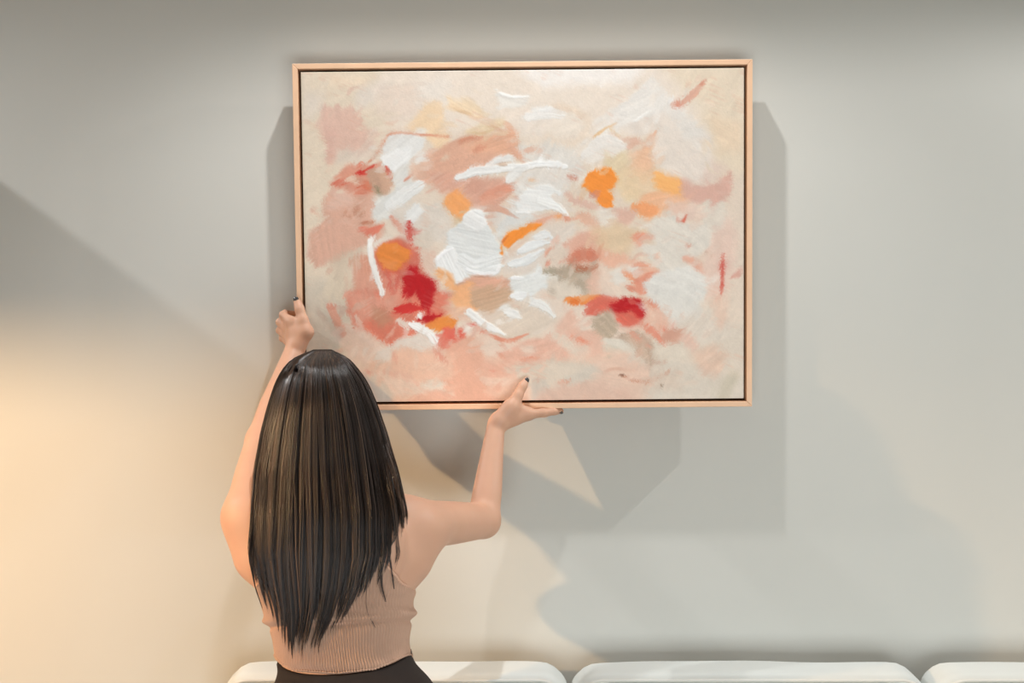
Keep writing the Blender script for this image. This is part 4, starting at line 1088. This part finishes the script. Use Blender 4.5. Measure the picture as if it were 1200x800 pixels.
def body_at(p):
    q = (np.asarray(p)-body_f.lo)/body_f.h; i0 = np.clip(np.floor(q).astype(int), 0, body_f.n-2); f_ = q-i0
    c8 = body_f.phi[i0[0]:i0[0]+2, i0[1]:i0[1]+2, i0[2]:i0[2]+2].astype(float)
    c4 = c8[0]*(1-f_[0])+c8[1]*f_[0]; c2 = c4[0]*(1-f_[1])+c4[1]*f_[1]
    return c2[0]*(1-f_[2])+c2[1]*f_[2]
for sx, pxs in ((-1, (337, 333, 329, 328, 330, 335)), (1, (443, 447, 452, 453, 452, 447))):
    c = spline([W(pxs[0], 614, -.540), W(pxs[1], 596, -.515), W(pxs[2], 584, -.475), W(pxs[3], 580, -.44), W(pxs[4], 584, -.40), W(pxs[5], 606, -.375)], 26)
    for q in range(len(c)):
        for _ in range(25):
            d = body_at(c[q]); e = .004
            n = np.array([body_at(c[q]+np.eye(3)[k_]*e)-body_at(c[q]-np.eye(3)[k_]*e) for k_ in range(3)])
            n /= np.linalg.norm(n)+1e-9
            c[q] = c[q] + n*(.0035-d)*.5
    wdt = .011
    V = []; F = []
    for q in range(len(c)):
        for o in (-1, -.5, .5, 1): V.append(c[q]+np.array([o*wdt, 0, -.002*o*sx]))
    for q in range(len(c)-1):
        for e in range(3): F.append((q*4+e, q*4+e+1, q*4+e+5, q*4+e+4))
    so = mesh_obj('strap', V, F, M_rib, top); md = so.modifiers.new('thick', 'SOLIDIFY'); md.thickness = .003; md.offset = 1

# ---- hair: clumped strands falling from the crown over the back
HP = np.array([411.5, 414, 417, 422, 430, 440, 452, 475, 505, 550, 600, 650, 690, 720, 755.])
HL = np.array([365, 358, 350, 342, 335, 329, 324, 317, 309, 301, 297, 295, 303, 313, 320.])
HR = np.array([391, 398, 404, 410, 417, 425, 432, 442, 453, 465, 475, 475, 460, 440, 410.])
HB = np.array([-.43, -.447, -.460, -.478, -.500, -.516, -.528, -.540, -.545, -.553, -.574, -.584, -.588, -.588, -.588])    # back-most depth
HD = np.array([.0, .015, .03, .05, .075, .092, .10, .105, .10, .085, .062, .052, .05, .045, .04])                          # wrap to the sides
_hp = np.arange(411.0, 757.0, 1.0)
def _hs(q, w):
    v = q if len(q) == len(_hp) else np.interp(_hp, HP, q); e = np.pad(v, w//2, mode='reflect', reflect_type='odd'); return np.convolve(e, np.ones(w)/w, 'valid')
HL, HR, HB, HD = _hs(_hs(HL, 7), 7), _hs(_hs(HR, 7), 7), _hs(_hs(HB, 7), 9), _hs(HD, 7); HP = _hp
EU = np.array([-1, -.92, -.8, -.62, -.3, 0, .2, .38, .55, .72, .88, 1.0])
EP = np.array([668, 700, 734, 752, 750, 746, 738, 718, 700, 676, 645, 618.])
def strand(u0, du_end, end, layer, wav, ph, amp, n=30, start=411.5):
    t = np.linspace(0, 1, n); tt = t**1.15
    py = start + (end-start)*tt
    u = u0 + du_end*t**2 + amp*np.sin(wav*t*6.28+ph)*t*t
    ucl = np.clip(u, -1.06, 1.06)
    l = np.interp(py, HP, HL); r_ = np.interp(py, HP, HR)
    lay = layer*np.clip(t*6, .15, 1)
    px = (l+r_)/2 + (r_-l)/2*ucl*(1-.9*lay)
    yb = np.interp(py, HP, HB); dp = np.interp(py, HP, HD)
    y = yb + dp*(1-np.sqrt(np.clip(1-np.minimum(np.abs(ucl), 1)**2.2, 0, 1))) + lay
    P = np.stack([W(a, b, c) for a, b, c in zip(px, py, y)])
    return P
paths = []; cols = []
NCL = 140; PER = 44
base_c = lin((44, 32, 26)); alt_c = lin((74, 55, 43)); dk_c = lin((26, 19, 16))
order = list(range(NCL)); random.shuffle(order)
for c in order:
    uc = -1 + 2*(c+.5)/NCL + random.gauss(0, .02); uc = math.copysign(min(abs(uc), 1)**.92, uc)
    end_c = np.interp(uc, EU, EP) + random.gauss(-4, 12)
    if random.random() < .16: end_c -= random.uniform(15, 70)
    dc = random.gauss(0, .06); wv = random.uniform(.45, 1.0); ph = random.uniform(0, 6.28); am = random.uniform(.0, .055)
    tone = random.random()**2.2; lay_c = random.uniform(0, .014)
    if random.random() < .35: tone = 0.0
    for k in range(PER):
        o = random.gauss(0, .021)
        e = end_c + random.gauss(0, 4) - abs(random.gauss(0, 5))
        lay = lay_c + random.random()**1.5*.016
        P = strand(uc+o*1.35, dc - o*1.05, e, lay, wv, ph, am, 30, 411.6+random.random()*3)
        n = len(P); rad = np.full(n, .0007*random.uniform(.7, 1.25)); rad[-8:] *= np.linspace(1, .2, 8)
        paths.append((P, rad))
        q = np.clip(tone*.9+random.random()*.3-.15, 0, 1)
        cl = base_c*(1-q)+alt_c*q if random.random() > .3 else dk_c
        if random.random() < .035: cl = lin((132, 102, 80))
        cols.append(np.repeat(cl[None], n*3, 0))
# a few loose locks at the right shoulder and flyaway tips
for (pts, nn, sp) in ([[(452,520),(463,555),(470,585),(474,606)], 22, 2.2], [[(446,520),(455,560),(462,595),(464,625),(458,640)], 22, 2.5], [[(440,540),(449,590),(455,640),(462,690)], 12, 2.0],
                      [[(440,560),(446,620),(446,680),(452,705)], 10, 2.0], [[(303,620),(298,655),(308,684),(322,672)], 10, 2.0], [[(425,600),(432,660),(430,710),(440,735)], 7, 1.6]):
    sp3 = spline([(a, b, -.558) for a, b in pts], 20)
    for k in range(nn):
        ox, oy = random.gauss(0, sp), random.gauss(0, .004)
        P = np.stack([W(a+ox*(1-.8*(q/19)**2), b, np.interp(b, HP, HB)*.5+.5*c+.018+oy+.045*max(0, 1-q/8)**1.5) for q, (a, b, c) in enumerate(sp3)])
        rad = np.linspace(.0008, .0002, len(P))*np.clip(np.arange(len(P))/5, .1, 1); paths.append((P, rad)); cols.append(np.repeat((base_c if random.random() < .7 else alt_c)[None], len(P)*3, 0))
v, f = tube_mesh(paths, 3, False)
M_hair = mat('dark_brown_hair', (52, 38, 30), rough=0.33, spec=0.6, attr='paint')
hair = mesh_obj('hair', v, f, M_hair, person, colors=np.concatenate(cols)); hair['label'] = 'long straight dark brown hair falling over the back'
# inner mass of hair on the scalp and down the back
NU, NPY = 41, 60
us = np.linspace(-1, 1, NU); V = []
pys = np.linspace(411, 735, NPY)
for py in pys:
    lim = np.array([1.0])
    for u in us:
        e = np.interp(u, EU, EP)-60
        p_ = min(py, e)
        l = np.interp(p_, HP, HL)+3; r_ = np.interp(p_, HP, HR)-3
        y = np.interp(p_, HP, HB) + np.interp(p_, HP, HD)*(1-math.sqrt(max(0, 1-abs(u)**2.2))) + .021
        V.append(W((l+r_)/2+(r_-l)/2*u*.94, p_+1.5, y))
F = [(i*NU+j, (i+1)*NU+j, (i+1)*NU+j+1, i*NU+j+1) for i in range(NPY-1) for j in range(NU-1)]
M_under = mat('dark_hair_underlayer', (34, 25, 20), rough=0.6, spec=0.2)
inner = mesh_obj('hair_underlayer', V, F, M_under, hair); md = inner.modifiers.new('thick', 'SOLIDIFY'); md.thickness = .012; md.offset = 0
# front hair: cap over the scalp, parted, framing the face
nz = 26; V = []; F = []
for i in range(nz):
    p = i/(nz-1)*1.35
    for j in range(48):
        a = 2*math.pi*j/48
        w = max(0.0, math.sin(a))**2                # +y is the face
        pp_ = p*(1-.55*w)
        V.append(HEAD + np.array([math.cos(a)*math.sin(pp_)*.083, math.sin(a)*math.sin(pp_)*.103, math.cos(pp_)*.116]))
for i in range(nz-1):
    for j in range(48):
        j2 = (j+1) % 48; F.append((i*48+j, (i+1)*48+j, (i+1)*48+j2, i*48+j2))
mesh_obj('hair_cap', V, F, M_under, hair)
